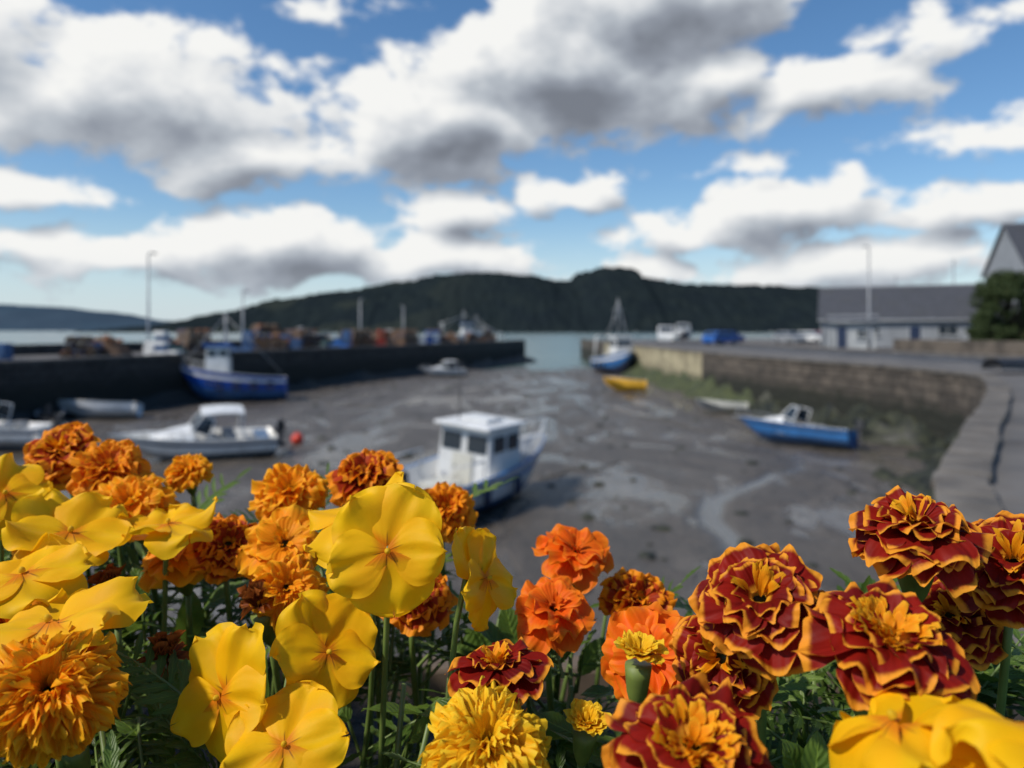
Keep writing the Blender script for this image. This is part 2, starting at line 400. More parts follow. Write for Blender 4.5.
def stone_mat(name, ca, cb, weed, wl, bw=0.9, bh=0.38):
    m, t, p = newmat(name)
    uv = t.node('ShaderNodeUVMap'); tc = t.node('ShaderNodeTexCoord'); sp = t.node('ShaderNodeSeparateXYZ'); t.link(tc.outputs['Object'], sp.inputs[0])
    n0 = t.noise(tc.outputs['Object'], 1.3, 3)
    ad = t.node('ShaderNodeVectorMath', operation='MULTIPLY_ADD'); t.link(n0.outputs['Color'], ad.inputs[0]); ad.inputs[1].default_value = (.3, .18, 0); t.link(uv.outputs[0], ad.inputs[2])
    br = t.node('ShaderNodeTexBrick'); t.link(ad.outputs[0], br.inputs['Vector'])
    br.inputs['Scale'].default_value = 1; br.inputs['Brick Width'].default_value = bw; br.inputs['Row Height'].default_value = bh
    br.inputs['Mortar Size'].default_value = 0.04; br.inputs['Mortar Smooth'].default_value = 0.5
    br.inputs['Color1'].default_value = C(ca); br.inputs['Color2'].default_value = C(cb); br.inputs['Mortar'].default_value = C(tuple(x * .28 for x in ca))
    n1 = t.noise(tc.outputs['Object'], 0.9, 7, 0.7, 0.4); n2 = t.noise(tc.outputs['Object'], 5, 5, 0.65)
    c = t.mix(t.sstep(n1.outputs['Fac'], 0.42, 0.6, 0, 0.7), br.outputs['Color'], tuple(x * .4 for x in cb))
    c = t.mix(t.sstep(n2.outputs['Fac'], 0.55, 0.7, 0, 0.5), c, tuple(min(1, x * 1.5) for x in ca))
    h = t.math('ADD', sp.outputs[2], t.math('MULTIPLY_ADD', n1.outputs['Fac'], 2.6, -1.3))
    wc = t.mix(n2.outputs['Fac'], weed, tuple(x * .3 for x in weed))
    c = t.mix(t.sstep(h, wl + 0.5, wl - 0.4, 0, 0.94), c, wc)
    t.link(c, p.inputs['Base Color']); p.inputs['Roughness'].default_value = 0.85
    hb = t.math('ADD', t.math('MULTIPLY', br.outputs['Fac'], -0.8), t.math('MULTIPLY', n2.outputs['Fac'], 1.0))
    t.link(t.bump(hb, 1.0, 0.10), p.inputs['Normal'])
    return m
M_pier = stone_mat('dark_shaded_pier_stone', (0.055, 0.05, 0.047), (0.035, 0.033, 0.031), (0.014, 0.016, 0.011), 1.7)  # wet dark stone, with the pier wall's shadow also put into its base colour
M_quay = stone_mat('quay_stone', (0.16, 0.128, 0.098), (0.09, 0.074, 0.058), (0.022, 0.025, 0.013), 1.55, 1.1, .46)
M_pale = stone_mat('pale_quay_render', (0.52, 0.45, 0.28), (0.44, 0.37, 0.23), (0.05, 0.07, 0.022), 1.0, 3.0, 1.4)
M_top = simple('quay_concrete', (0.135, 0.125, 0.115), 0.9, 0.3, 0.5, bump=0.3, dirt=0.5)
M_cop = simple('coping_stone', (0.145, 0.128, 0.108), 0.9, 0.35, 1.6, bump=0.4, dirt=0.55)
M_asph = simple('asphalt', (0.06, 0.06, 0.062), 0.85, 0.2, 0.6, bump=0.2)
M_line = simple('road_marking_paint', (0.6, 0.6, 0.57), 0.6, 0.1, 3, dirt=0.4)

mb = MB()
mb.poly([(x, y, QZ) for x, y in edge + outer], 0)
allp = edge + outer
ss = 0
for i in range(len(allp)):
    a = Vector(allp[i]); b = Vector(allp[(i + 1) % len(allp)])
    L = (b - a).length
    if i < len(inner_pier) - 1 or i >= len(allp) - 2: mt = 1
    elif i < len(edge) - 1: mt = 3 if (a.y > 50 and a.y < 90 and a.x > 5) else 2
    else: mt = 2
    nz_ = 6
    rows = [[(p.x, p.y, -1.2 + (QZ + 1.2) * k / nz_) for p in (a, b)] for k in range(nz_ + 1)]
    uvs = [[(s_, -1.2 + (QZ + 1.2) * k / nz_) for s_ in (ss, ss + L)] for k in range(nz_ + 1)]
    mb.grid(rows, mt, uvs); ss += L
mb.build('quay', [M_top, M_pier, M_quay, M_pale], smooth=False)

def coping(name, pts, w, h, mats, inward=1, step=1.1):
    mb = MB()
    P = [Vector(p) for p in pts]
    for i in range(len(P) - 1):
        a, b = P[i], P[i + 1]; L = (b - a).length; k = max(1, round(L / step)); dr = (b - a) / L
        nr = Vector((dr.y, -dr.x)) * inward
        for j in range(k):
            c = a + dr * (j + .5) * L / k - nr * (w / 2 - 0.06 + rnd(-.03, .03))
            mb.box((c.x, c.y, QZ + 0.004 + h / 2 + rnd(-.012, .018)), (L / k - 0.02, w, h), 0, math.atan2(dr.y, dr.x) + rnd(-.012, .012))
    return mb.build(name, mats, smooth=False, bevel=0.025)
M_pcop = simple('pier_coping', (0.10, 0.095, 0.09), 0.8, 0.2, 1, dirt=0.3)
coping('coping_stones', right, 0.5, 0.10, [M_cop], -1)
coping('coping_stones', inner_pier, 0.6, 0.14, [M_pcop], -1)
coping('coping_stones', [(-35.4, 1.25)] + near + [right[0]], 0.55, 0.12, [M_cop], -1)
mb = MB()
a = Vector((-44, 10)); b = Vector((-6.9, 112.5)); dr = (b - a).normalized(); L = (b - a).length
k = 0
while k * 3 < L:
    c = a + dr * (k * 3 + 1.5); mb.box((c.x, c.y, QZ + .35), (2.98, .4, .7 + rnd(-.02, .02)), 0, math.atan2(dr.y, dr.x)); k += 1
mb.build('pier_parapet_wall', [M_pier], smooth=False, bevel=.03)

mb = MB()
rl = cr([(13, 3), (18, 14), (21.5, 26), (21, 40), (19.5, 60), (18.5, 100), (18.3, 124)], 6)
rows = [[(x, y, QZ + 0.004), (x + 6.5, y + 0.5, QZ + 0.004)] for x, y in rl]; mb.grid(rows, 0)
mb.build('road', [M_asph], smooth=False)
mb = MB(); rows = [[(x + .3, y, QZ + 0.008), (x + .42, y, QZ + 0.008)] for x, y in rl]; mb.grid(rows, 0)
for i in range(0, len(rl) - 1, 2):
    (x0, y0), (x1, y1) = rl[i], rl[i + 1]
    mb.poly([(x0 + 3.2, y0, QZ + .008), (x0 + 3.32, y0, QZ + .008), (x1 + 3.32, y1, QZ + .008), (x1 + 3.2, y1, QZ + .008)], 0)
mb.build('road_markings', [M_line], smooth=False)
mb = MB(); rows = []
for x, y in rl: rows.append([(x + 6.55, y + .5, QZ), (x + 6.55, y + .5, QZ + .12), (x + 6.7, y + .5, QZ + .12), (x + 8.3, y + .5, QZ + .11), (x + 8.3, y + .5, QZ)])
mb.grid(rows, 0); mb.build('pavement', [M_cop], smooth=False)

M_weed = simple('seaweed', (0.026, 0.028, 0.012), 0.6, 0.6, 3, bump=1.0)
M_weedd = simple('dark_seaweed', (0.016, 0.016, 0.012), 0.7, 0.5, 3, bump=1.0)
def weedbank(name, pts, wd, hh, seed, mat, rough=1.0):
    mb = MB(); rows = []
    P = cr(pts, 16)
    for i, (x, y) in enumerate(P):
        a = Vector(P[max(i - 1, 0)]); b = Vector(P[min(i + 1, len(P) - 1)]); dr = (b - a).normalized(); nr = Vector((-dr.y, dr.x))
        r = []
        for k in range(19):
            f = k / 18
            q = Vector((x, y)) + nr * (f * wd * (0.75 + 1.1 * noise.noise(Vector((x * .4, y * .4, seed)))))
            z = hh * (1 - f) ** 1.3 * (0.8 + .8 * noise.noise(Vector((q.x * .5, q.y * .5, seed)))) + .34 * rough * noise.noise(Vector((q.x * 1.5, q.y * 1.5, seed))) * (1 - f * .4) + .2 * noise.noise(Vector((q.x * 4, q.y * 4, seed)))
            if f > .85: z -= (f - .85) * 2.2
            r.append((q.x, q.y, z))
        rows.append(r)
    mb.grid(rows, 0); return mb.build(name, [mat])
weedbank('seaweed_bank', [(9.5, 14.6), (12.3, 18.8), (15.2, 23.6), (15.95, 28.0), (15.6, 34), (14.4, 41)], 2.3, 1.25, 2, M_weed, 1.4)
M_weed2 = simple('green_weed', (0.055, 0.066, 0.02), 0.7, 0.5, 3, bump=1.0)
weedbank('green_weed_bank', [(14.4, 42), (13.45, 47), (12.9, 60), (12.2, 76)], 2.0, 1.5, 8, M_weed2, 1.3)
weedbank('seaweed_bank', [(2.2, 110), (-8, 80.8), (-17, 54.5), (-24, 34), (-31, 13)][::-1], -1.6, .8, 5, M_weedd)

mb = MB()
for i in range(420):
    x = rnd(-28, 14); y = 12 + 70 * random.random() ** 1.5
    if x < -36 + .342 * y + 1: continue
    r = rnd(.04, .24); z = mud_z(x, y)
    ring = [Vector((x + r * rnd(.7, 1.6) * cos(a * pi / 3.5), y + r * rnd(.7, 1.6) * sin(a * pi / 3.5), z - .03)) for a in range(7)]
    ring2 = [q.lerp(Vector((x, y, z)), .4) + Vector((0, 0, r * .25 + .03)) for q in ring]
    b = len(mb.v); mb.grid([ring, ring2], 0, close=True); mb.face([b + 7 + k for k in range(7)], 0)
mb.build('mud_stones', [M_weed])

# ------------------------------------------------------------------ hills
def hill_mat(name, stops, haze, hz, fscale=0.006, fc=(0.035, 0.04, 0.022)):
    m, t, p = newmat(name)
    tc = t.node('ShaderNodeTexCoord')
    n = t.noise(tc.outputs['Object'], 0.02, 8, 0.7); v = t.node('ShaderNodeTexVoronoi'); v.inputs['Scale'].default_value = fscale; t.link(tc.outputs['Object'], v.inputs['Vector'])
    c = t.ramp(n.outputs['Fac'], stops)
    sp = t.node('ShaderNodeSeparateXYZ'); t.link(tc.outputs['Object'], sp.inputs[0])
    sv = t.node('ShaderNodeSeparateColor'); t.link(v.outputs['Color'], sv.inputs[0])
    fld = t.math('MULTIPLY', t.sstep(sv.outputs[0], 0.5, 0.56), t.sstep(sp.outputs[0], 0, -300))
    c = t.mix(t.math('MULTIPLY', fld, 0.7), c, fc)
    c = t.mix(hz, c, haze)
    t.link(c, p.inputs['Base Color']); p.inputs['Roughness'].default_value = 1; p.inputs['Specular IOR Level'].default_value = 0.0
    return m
def hill(name, D, prof, depth, mat, tree, step, seed, shore=1.0):
    mb = MB(); rows = []
    x0, x1 = prof[0][0], prof[-1][0]; n = int((x1 - x0) / step)
    R = 46
    for j in range(R):
        f = j / (R - 1); r = []
        for i in range(n + 1):
            x = x0 + (x1 - x0) * i / n
            for k in range(len(prof) - 1):
                if prof[k][0] <= x <= prof[k + 1][0]:
                    q = (x - prof[k][0]) / (prof[k + 1][0] - prof[k][0]); h = prof[k][1] + (prof[k + 1][1] - prof[k][1]) * (q * q * (3 - 2 * q)); break
            y = D - depth + f * depth * 1.5
            g_ = sin(min(1, f * 1.5) * pi / 2) ** 1.1 if f < .667 else cos((f - .667) * 3 * .8)
            z = h * g_ * (1 + .14 * noise.noise(Vector((x * .004, y * .005, seed))) * (1 - min(1, f * 1.5)) * 2)
            tr = tree * (noise.noise(Vector((x * .05, y * .05, seed))) * .6 + noise.noise(Vector((x * .13, y * .13, seed))) * .5) * min(1, h / 20)
            r.append((x, y + 40 * noise.noise(Vector((x * .006, 0, seed))), z + tr - 2))
        rows.append(r)
    mb.grid(rows, 0); return mb.build(name, [mat])
K = 1900 / 740
px = [(150, 331), (200, 324), (250, 311), (300, 299), (350, 291), (400, 283), (450, 276), (490, 273), (530, 276), (560, 281), (570, 280), (578, 273), (590, 271), (598, 268), (628, 269), (634, 278), (680, 285), (740, 286), (820, 288), (900, 289), (1000, 291), (1150, 297), (1300, 300)]
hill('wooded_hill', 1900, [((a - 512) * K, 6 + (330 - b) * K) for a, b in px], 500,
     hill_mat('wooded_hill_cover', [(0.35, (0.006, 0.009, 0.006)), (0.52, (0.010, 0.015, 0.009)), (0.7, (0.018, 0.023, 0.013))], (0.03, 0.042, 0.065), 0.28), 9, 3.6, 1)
K = 5200 / 740
px = [(-260, 300), (-100, 304), (0, 305), (50, 307), (100, 312), (150, 321), (215, 324), (300, 322), (420, 326)]
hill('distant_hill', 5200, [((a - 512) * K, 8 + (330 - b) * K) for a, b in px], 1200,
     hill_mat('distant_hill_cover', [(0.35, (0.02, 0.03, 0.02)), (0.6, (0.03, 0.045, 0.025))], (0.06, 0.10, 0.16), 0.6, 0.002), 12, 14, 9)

# ------------------------------------------------------------------ boats
def hull(mb, L, B, H, sheer=.35, tf=.8, rake=.5, dk=.45, fore=.62, mats=(0, 1, 2, 1, 3, 4), nst=18):
    """mats: bottom, side, stripe, rim, inner, deck"""
    sec = [(0, 0), (.55, .10), (.80, .26), (.90, .42), (.955, .74), (.975, .86), (1.0, 1.0), (1.03, 1.03), (.93, 1.035)]
    sm = [mats[0], mats[0], mats[0], mats[1], mats[2], mats[1], mats[3], mats[3]]
    rows = []
    for s in range(nst + 1):
        tt = s / nst
        hb = B / 2 * (tf + (1 - tf) * sin(pi / 2 * min(1, tt / .4))) if tt < .4 else B / 2 * max(0.015, (1 - ((tt - .4) / .6) ** 2.3))
        g_ = H * (.85 + sheer * tt * tt)
        kz = g_ * .8 * max(0, (tt - .68) / .32) ** 2.2
        df = min(1, max(0, (tt - fore) / .04)); dz = g_ * (dk * (1 - df) + .93 * df)
        dz = max(dz, kz + .02)
        pts = []
        for yf, zf in sec:
            fl = yf if zf > .5 else yf * (1 - .35 * max(0, tt - .5))
            pts.append((L * (tt - .5) + rake * zf * tt ** 3, hb * fl, kz + (g_ - kz) * zf))
        pts.append((pts[-1][0], hb * .88, dz)); pts.append((pts[-1][0], 0, dz + .03 * df))
        left = [(a, -b, c) for a, b, c in pts[::-1]]
        rows.append(left[:-1] + [(pts[0][0], 0, pts[0][2])] + pts[1:])
    full = sm + [mats[4], mats[5]]
    order = full[::-1] + full
    b0 = len(mb.v)
    mb.grid(rows, matfn=lambda j, i: order[i])
    no = 8
    n = len(rows[0]); c = n // 2
    mb.face([b0 + i for i in range(c - no, c + no + 1)], mats[1])
def g_at(H, sheer, tt): return H * (.85 + sheer * tt * tt)

def outboard(parent, x, z):
    mb = MB()
    mb.box((x - .22, 0, z + .30), (.34, .26, .42), 0, top=(.7, .75)); mb.box((x - .20, 0, z - .15), (.14, .10, .55), 1)
    mb.box((x - .20, 0, z - .50), (.34, .07, .16), 1); mb.box((x - .02, 0, z + .08), (.16, .22, .12), 1)
    mb.tube([(x - .38, 0, z - .5), (x - .42, 0, z - .5)], [.13, .13], 10, 1)
    mb.build('outboard_motor', [M_black, M_dark], smooth=False, parent=parent, bevel=.03)

def rail(mb, pts, zt, r, m, n=None):
    mb.tube([(x, y, z + zt) for x, y, z in pts], r, 6, m)
    for x, y, z in pts: mb.tube([(x, y, z), (x, y, z + zt)], r * .9, 6, m)

# --- A: white cabin boat in the centre
A = empty('cabin_boat', (-.90, 19.2, 0.02), radians(60), (radians(5), 0))
mb = MB(); hull(mb, 6.0, 2.2, 1.15, .38, .85, .6, .4, .55, (0, 1, 3, 3, 1, 2)); mb.build('hull', [M_blue2, M_white, M_grey, M_lblue], parent=A)
mb = MB()
z0, z1 = .5, 2.08
mb.box((.0, 0, (z0 + z1) / 2), (1.7, 1.6, z1 - z0), 0, top=(.88, .9), rake=-.06)
mb.box((-.10, 0, z1 + .045), (1.9, 1.66, .09), 0)
mb.box((-.05, 0, z1 + .13), (.8, .8, .08), 0)
mb.build('wheelhouse', [M_white], smooth=False, parent=A, bevel=.05)
mb = MB()
for yy in (-.38, .38): mb.box((-.84, yy, 1.70), (.03, .56, .44), 0, M=Matrix.Rotation(.02, 3, 'Y'))
for sgn in (1, -1):
    for xx in (-.38, .30): mb.box((xx, sgn * .752, 1.70), (.50, .05, .40), 0, M=Matrix.Rotation(sgn * .05, 3, 'X'))
for yy in (-.38, .38): mb.box((.74, yy, 1.70), (.03, .54, .42), 0, M=Matrix.Rotation(-.09, 3, 'Y'))
mb.build('windows', [M_glass], smooth=False, parent=A, bevel=.01)
mb = MB(); mb.box((-.875, .0, 1.0), (.03, .6, .86), 0); mb.box((-.90, .2, 1.05), (.03, .04, .12), 1)
mb.build('cabin_door', [M_cream, M_steel], smooth=False, parent=A, bevel=.01)
mb = MB()
pts = []
for k in range(9):
    tt = .60 + .4 * k / 8; hb = 1.04 * max(.02, 1 - ((tt - .4) / .6) ** 2.3); pts.append((6.0 * (tt - .5) + .5 * tt ** 3, hb * .92, g_at(1.15, .38, tt)))
rail(mb, pts, .45, .022, 2); rail(mb, [(x, -y, z) for x, y, z in pts], .45, .022, 2)
mb.tube([(-2.5, .85, .95), (-2.5, .85, 1.45), (-1.3, .93, 1.45), (-1.3, .93, .98)], .025, 6, 2)
mb.tube([(-2.5, -.85, .95), (-2.5, -.85, 1.45), (-1.3, -.93, 1.45), (-1.3, -.93, .98)], .025, 6, 2)
mb.tube([(-.3, .55, 2.1), (-.35, .6, 3.7)], [.022, .01], 6, 1); mb.tube([(0, -.4, 2.1), (0, -.4, 2.7)], .012, 6, 0)
mb.build('rails_and_aerials', [M_steel, M_black, M_white], parent=A)
mb = MB(); mb.box((-1.7, 0, .68), (.9, .7, .38), 0); mb.box((-2.4, .5, .6), (.5, .5, .3), 1); mb.box((-2.3, -.5, .62), (.6, .5, .25), 2)
mb.build('engine_box_and_crates', [M_cream, M_fblue, M_dark], smooth=False, parent=A, bevel=.03)
mb = MB()
for tt in (.25, .5):
    for sg in (-1, 1): mb.tube([(5.8 * (tt - .5), sg * 1.14, .95), (5.8 * (tt - .5), sg * 1.16, .85), (5.8 * (tt - .5), sg * 1.17, .55), (5.8 * (tt - .5), sg * 1.16, .45)], [.03, .09, .09, .03], 10, 0)
mb.build('fenders', [M_navy], parent=A)
outboard(A, -3.05, .85)

def motorboat(name, loc, rz, sc, hm, sm, tilt=(0, 0), top=True):
    E = empty(name, loc, rz, tilt, sc)
    mb = MB(); hull(mb, 5.2, 2.0, .95, .28, .9, .6, .38, .60, (0, 1, 2, 4, 4, 5)); mb.build('hull', [hm, M_white if sm is None else sm, M_navy, M_grey, M_white, M_cream], parent=E)
    mb = MB()
    rows = []
    for k in range(7):
        f = k / 6; x = .35 + 1.5 * f; w = .8 * (1 - .55 * f ** 2); h = .92 + .32 * (1 - f) ** .7
        rows.append([(x, w * c_, .80 + (h - .80) * s_) for c_, s_ in ((-1, 0), (-.92, .7), (-.6, 1), (0, 1.08), (.6, 1), (.92, .7), (1, 0))])
    mb.grid(rows, 0); mb.poly(rows[0], 0); mb.build('cuddy_cabin', [M_white], parent=E)
    mb = MB()
    a = [(-.15, -.85, 1.0), (.45, -.72, 1.22), (.45, .72, 1.22), (-.15, .85, 1.0)]
    b = [(-.35, -.78, 1.62), (.05, -.62, 1.72), (.05, .62, 1.72), (-.35, .78, 1.62)]
    for i in range(3): mb.poly([a[i], a[i + 1], b[i + 1], b[i]], 0)
    mb.tube(b, .03, 6, 1); mb.tube(a, .025, 6, 1)
    for i in range(4): mb.tube([a[i], b[i]], .03, 6, 1)
    mb.build('windscreen', [M_glass, M_white], smooth=False, parent=E)
    mb = MB()
    if top:
        rows = [[(-.65 + .75 * a_, .8 * b_, 1.95 - .10 * abs(b_) ** 3 - .05 * a_ * a_) for b_ in (-1, -.8, -.4, 0, .4, .8, 1)] for a_ in (-1, -.5, 0, .5, 1)]
        mb.grid(rows, 0); mb.grid([[(x, y, z - .05) for x, y, z in r] for r in rows], 0)
        for yy in (-.78, .78):
            mb.tube([(-1.35, yy, .9), (-1.35, yy, 1.82)], .03, 6, 0); mb.tube([(-.35, yy, 1.6), (-.05, yy, 1.82)], .03, 6, 0)
    mb.box((-.9, .45, .7), (.45, .45, .5), 1); mb.box((-.9, -.45, .7), (.45, .45, .5), 1); mb.box((-2.1, 0, .62), (.5, 1.4, .4), 0)
    mb.build('canopy_and_seats', [M_white, M_grey], smooth=False, parent=E)
    mb = MB(); pts = []
    for k in range(6):
        tt = .62 + .36 * k / 5; hb = .95 * max(.02, 1 - ((tt - .4) / .6) ** 2.3); pts.append((5.2 * (tt - .5) + .5 * tt ** 3, hb * .9, g_at(.95, .28, tt)))
    rail(mb, pts, .3, .014, 0); rail(mb, [(x, -y, z) for x, y, z in pts], .3, .014, 0); mb.build('bow_rail', [M_steel], parent=E)
    outboard(E, -2.62, .8)
    return E
motorboat('motorboat', (-10.85, 26.0, .02), radians(206), .92, M_grey, None, (radians(-6), 0))
motorboat('motorboat', (11.2, 29.2, .04), radians(138), .84, M_blue2, M_lblue, (radians(8), 0), top=False)
motorboat('motorboat', (-20.1, 28.5, .02), radians(178), .95, M_grey, None, (0, 0), top=False)

def fishing_boat(name, loc, rz, L, B, H, hm, bm, wm, rm, mast, tilt=(0, 0), gantry=True, wh=1.0):
    E = empty(name, loc, rz, tilt)
    mb = MB(); hull(mb, L, B, H, .55, .75, .6, .55, .72, (0, 1, 2, 2, 3, 4)); mb.build('hull', [bm, hm, M_white, M_cream, M_wood], parent=E)
    s = L / 6.5
    mb = MB(); zb = H * .55; zt = H * .9 + 1.55 * s * wh
    mb.box((L * .16, 0, (zb + zt) / 2), (L * .24, B * .52, zt - zb), 0, top=(.9, .92)); mb.build('wheelhouse', [wm], smooth=False, parent=E, bevel=.04)
    mb = MB(); mb.box((L * .16, 0, zt + .08), (L * .27, B * .58, .16), 0); mb.build('wheelhouse_roof', [rm], smooth=False, parent=E, bevel=.03)
    mb = MB(); wz = zt - .42 * s
    for sg in (-1, 1):
        for k in (-1, 1): mb.box((L * .16 + k * L * .055, sg * B * .247, wz), (L * .085, .04, .42 * s), 0)
    for yy in (-1, 1):
        mb.box((L * .16 + L * .113, yy * B * .115, wz), (.04, B * .18, .42 * s), 0); mb.box((L * .16 - L * .113, yy * B * .115, wz), (.04, B * .18, .38 * s), 0)
    mb.build('windows', [M_glass], smooth=False, parent=E)
    mb = MB(); mz = zt + mast
    mb.tube([(L * .1, 0, zt), (L * .1, 0, mz)], [.08, .05], 8, 0)
    mb.tube([(L * .1, 0, mz - .2), (L * .5, 0, H * 1.35)], .025, 5, 0); mb.tube([(L * .1, 0, mz - .2), (-L * .45, 0, H * 1.0)], .025, 5, 0)
    for sg in (-1, 1): mb.tube([(L * .1, 0, mz - .3), (L * .05, sg * B * .45, H)], .025, 5, 0)
    mb.tube([(L * .1, -.6, mz * .85), (L * .1, .6, mz * .85)], .04, 6, 0)
    if gantry:
        for yy in (-1, 1): mb.tube([(-L * .38, yy * B * .36, H * .6), (-L * .38, yy * B * .28, H + 1.5 * s), (-L * .38, 0, H + 1.55 * s)], .07, 6, 1)
        mb.tube([(-L * .38, 0, H + 1.5 * s), (L * .1, 0, zt + mast * .6)], .05, 6, 0)
    pts = []
    for k in range(7):
        tt = .55 + .44 * k / 6; hb = B / 2 * max(.02, 1 - ((tt - .4) / .6) ** 2.3); pts.append((L * (tt - .5) + .5 * tt ** 3, hb * .94, H * (.85 + .55 * tt * tt)))
    rail(mb, pts, .45, .02, 1); rail(mb, [(x, -y, z) for x, y, z in pts], .45, .02, 1)
    mb.build('mast_and_rigging', [M_steel, M_white], parent=E)
    mb = MB()
    for k in range(4): mb.box((-L * .1 - k * .45, rnd(-.4, .4), H * .55 + .25), (.5, .7, .4), k % 2, rz=rnd(-.3, .3))
    mb.tube([(-L * .25, -.4, H * .75), (-L * .25, .4, H * .75)], .25, 10, 2)
    mb.build('deck_gear', [M_bplast, M_orange, M_dark], smooth=False, parent=E, bevel=.03)
    mb = MB()
    for k in range(4):
        tt = .15 + .16 * k; x = L * (tt - .5)
        for sg in (-1, 1):
            c0 = Vector((x, sg * (B / 2 + .09), H * .55))
            mb.tube([c0 + Vector((cos(a * pi / 6) * .2, 0, sin(a * pi / 6) * .2)) for a in range(13)], .07, 6, 0)
    mb.build('tyre_fenders', [M_tyre], parent=E)
    return E
fishing_boat('fishing_boat', (-17.4, 46.5, 0.05), radians(195), 6.2, 2.6, 1.7, M_blue, M_blue2, M_white, M_bplast, 2.2, (radians(4), 0), gantry=False, wh=1.25)
fishing_boat('trawler', (10.6, 76, -.1), radians(-78), 9.0, 3.2, 1.9, M_lblue, M_navy, M_white, M_white, 4.0)
motorboat('motorboat', (-6.6, 72, .0), radians(200), .80, M_grey, None)

def dinghy(name, loc, rz, L, om, im, tilt=(0, 0), ob=False, h=.15):
    E = empty(name, loc, rz, tilt)
    H = L * h + .08
    mb = MB(); hull(mb, L, L * .42, H, .3, .8, .25, .3, 1.2, (0, 0, 0, 1, 2, 2), 14); mb.build('hull', [om, M_white, im], parent=E)
    mb = MB()
    for xx in (-.32, .0, .26): mb.box((xx * L, 0, H * .66), (.22, L * .36 * (1 - .3 * max(0, xx) * 2), .035), 0)
    mb.build('seats', [M_wood], smooth=False, parent=E, bevel=.008)
    if ob: outboard(E, -L / 2, H * .8)
    return E
M_lgrey = simple('light_grey_rubber', (0.55, 0.56, 0.57), 0.6, 0.1, 2, dirt=.2)
dinghy('rowing_dinghy', (-20.9, 37.6, 0.05), radians(190), 3.6, M_lgrey, M_lgrey, (radians(12), 0), h=.2)
dinghy('rowing_dinghy', (-22.6, 36.2, 0.05), radians(120), 2.8, M_black, M_dark, (0, 0), True)
dinghy('rowing_dinghy', (11.6, 40.5, 0.04), radians(165), 2.5, M_cream, M_grey, (radians(8), 0), h=.2)
dinghy('rowing_dinghy', (8.3, 53.5, 0.06), radians(172), 2.8, M_yel, M_yel, (radians(10), 0), h=.3)
dinghy('upturned_dinghy', (18.7, 27.5, QZ + .55), radians(20), 2.4, M_black, M_dark, (radians(180), 0))

def ball(name, loc, r, mat, parent=None):
    mb = MB(); rows = []
    for j in range(11):
        a = pi * j / 10; rows.append([(r * sin(a) * cos(2 * pi * k / 18), r * sin(a) * sin(2 * pi * k / 18), r * cos(a) * .95) for k in range(18)])
    mb.grid(rows, 0, close=True)
    mb.tube([(0, 0, r * .9), (0, 0, r * 1.2)], r * .2, 8, 0)
    return mb.build(name, [mat], loc=loc, parent=parent)
ball('mooring_buoy', (-8.5, 29.3, .18), .25, M_red)
mb = MB()
for a, b in [((-8.2, 25.6), (-8.5, 29.3)), ((-.9, 16.4), (-6, 14)), ((12.8, 29), (15.2, 31)), ((.8, 22.2), (3.6, 25)), ((-14.5, 46), (-8, 44)), ((9.5, 30.3), (6.5, 38)), ((-12.7, 26), (-17, 30))]:
    pts = []
    for k in range(25):
        f = k / 24; x = a[0] + (b[0] - a[0]) * f; y = a[1] + (b[1] - a[1]) * f
        x += .7 * noise.noise(Vector((f * 3, a[0], 0))) * sin(pi * f); y += .7 * noise.noise(Vector((f * 3, a[1], 4))) * sin(pi * f)
        pts.append((x, y, mud_z(x, y) + .03))
    mb.tube(pts, .022, 5, 0)
mb.build('mooring_ropes', [M_rope])

# ------------------------------------------------------------------ pier clutter
def pz(a, off, y): return (-36 + .342 * y - off, y)
def pot_stack(loc, nx, nz_, rz, seed):
    random.seed(seed); mb = MB(); R = Matrix.Rotation(rz, 3, 'Z')
    for k in range(nz_):
        for i in range(nx - k // 2):
            for j in range(2):
                c = R @ Vector((i * .62 + k * .1 + rnd(-.05, .05), j * .95 + rnd(-.05, .05), k * .42))
                mt = random.choice((0, 1, 2, 2, 2)); 
                mb.box(c + Vector((0, 0, .04)), (.56, .85, .05), 2, rz)
                rows = []
                for q in range(5):
                    yy = -.42 + .21 * q
                    rows.append([c + R @ Vector((.27 * cos(pi * s_ / 8), yy, .06 + .33 * sin(pi * s_ / 8))) for s_ in range(9)])
                    mb.tube(rows[-1], .022, 4, mt)
                mb.grid(rows, 3)
                mb.poly(rows[0], 3); mb.poly(rows[-1], 3)
    return mb.build('lobster_pot_stack', [M_fblue, M_orange, M_wood, M_net], smooth=False, loc=(loc[0], loc[1], QZ + .005))
def crate_stack(loc, seed, mats, n=3, h=4):
    random.seed(seed); mb = MB()
    for i in range(n):
        hh = random.randint(1, h)
        for k in range(hh):
            c = (i * .85 + rnd(-.04, .04), rnd(-.08, .08), .16 + k * .31); rz = rnd(-.06, .06); mt = random.randrange(len(mats))
            mb.box((c[0], c[1], c[2] - .13), (.74, .46, .04), mt, rz)
            for s_ in (-1, 1):
                mb.box((c[0], c[1] + s_ * .23, c[2]), (.78, .03, .27), mt, 0); mb.box((c[0] + s_ * .38, c[1], c[2]), (.03, .43, .26), mt, 0)
    return mb.build('fish_crate_stack', mats, smooth=False, loc=(loc[0], loc[1], QZ + .005), rot=(0, 0, rnd(-.5, .5)))
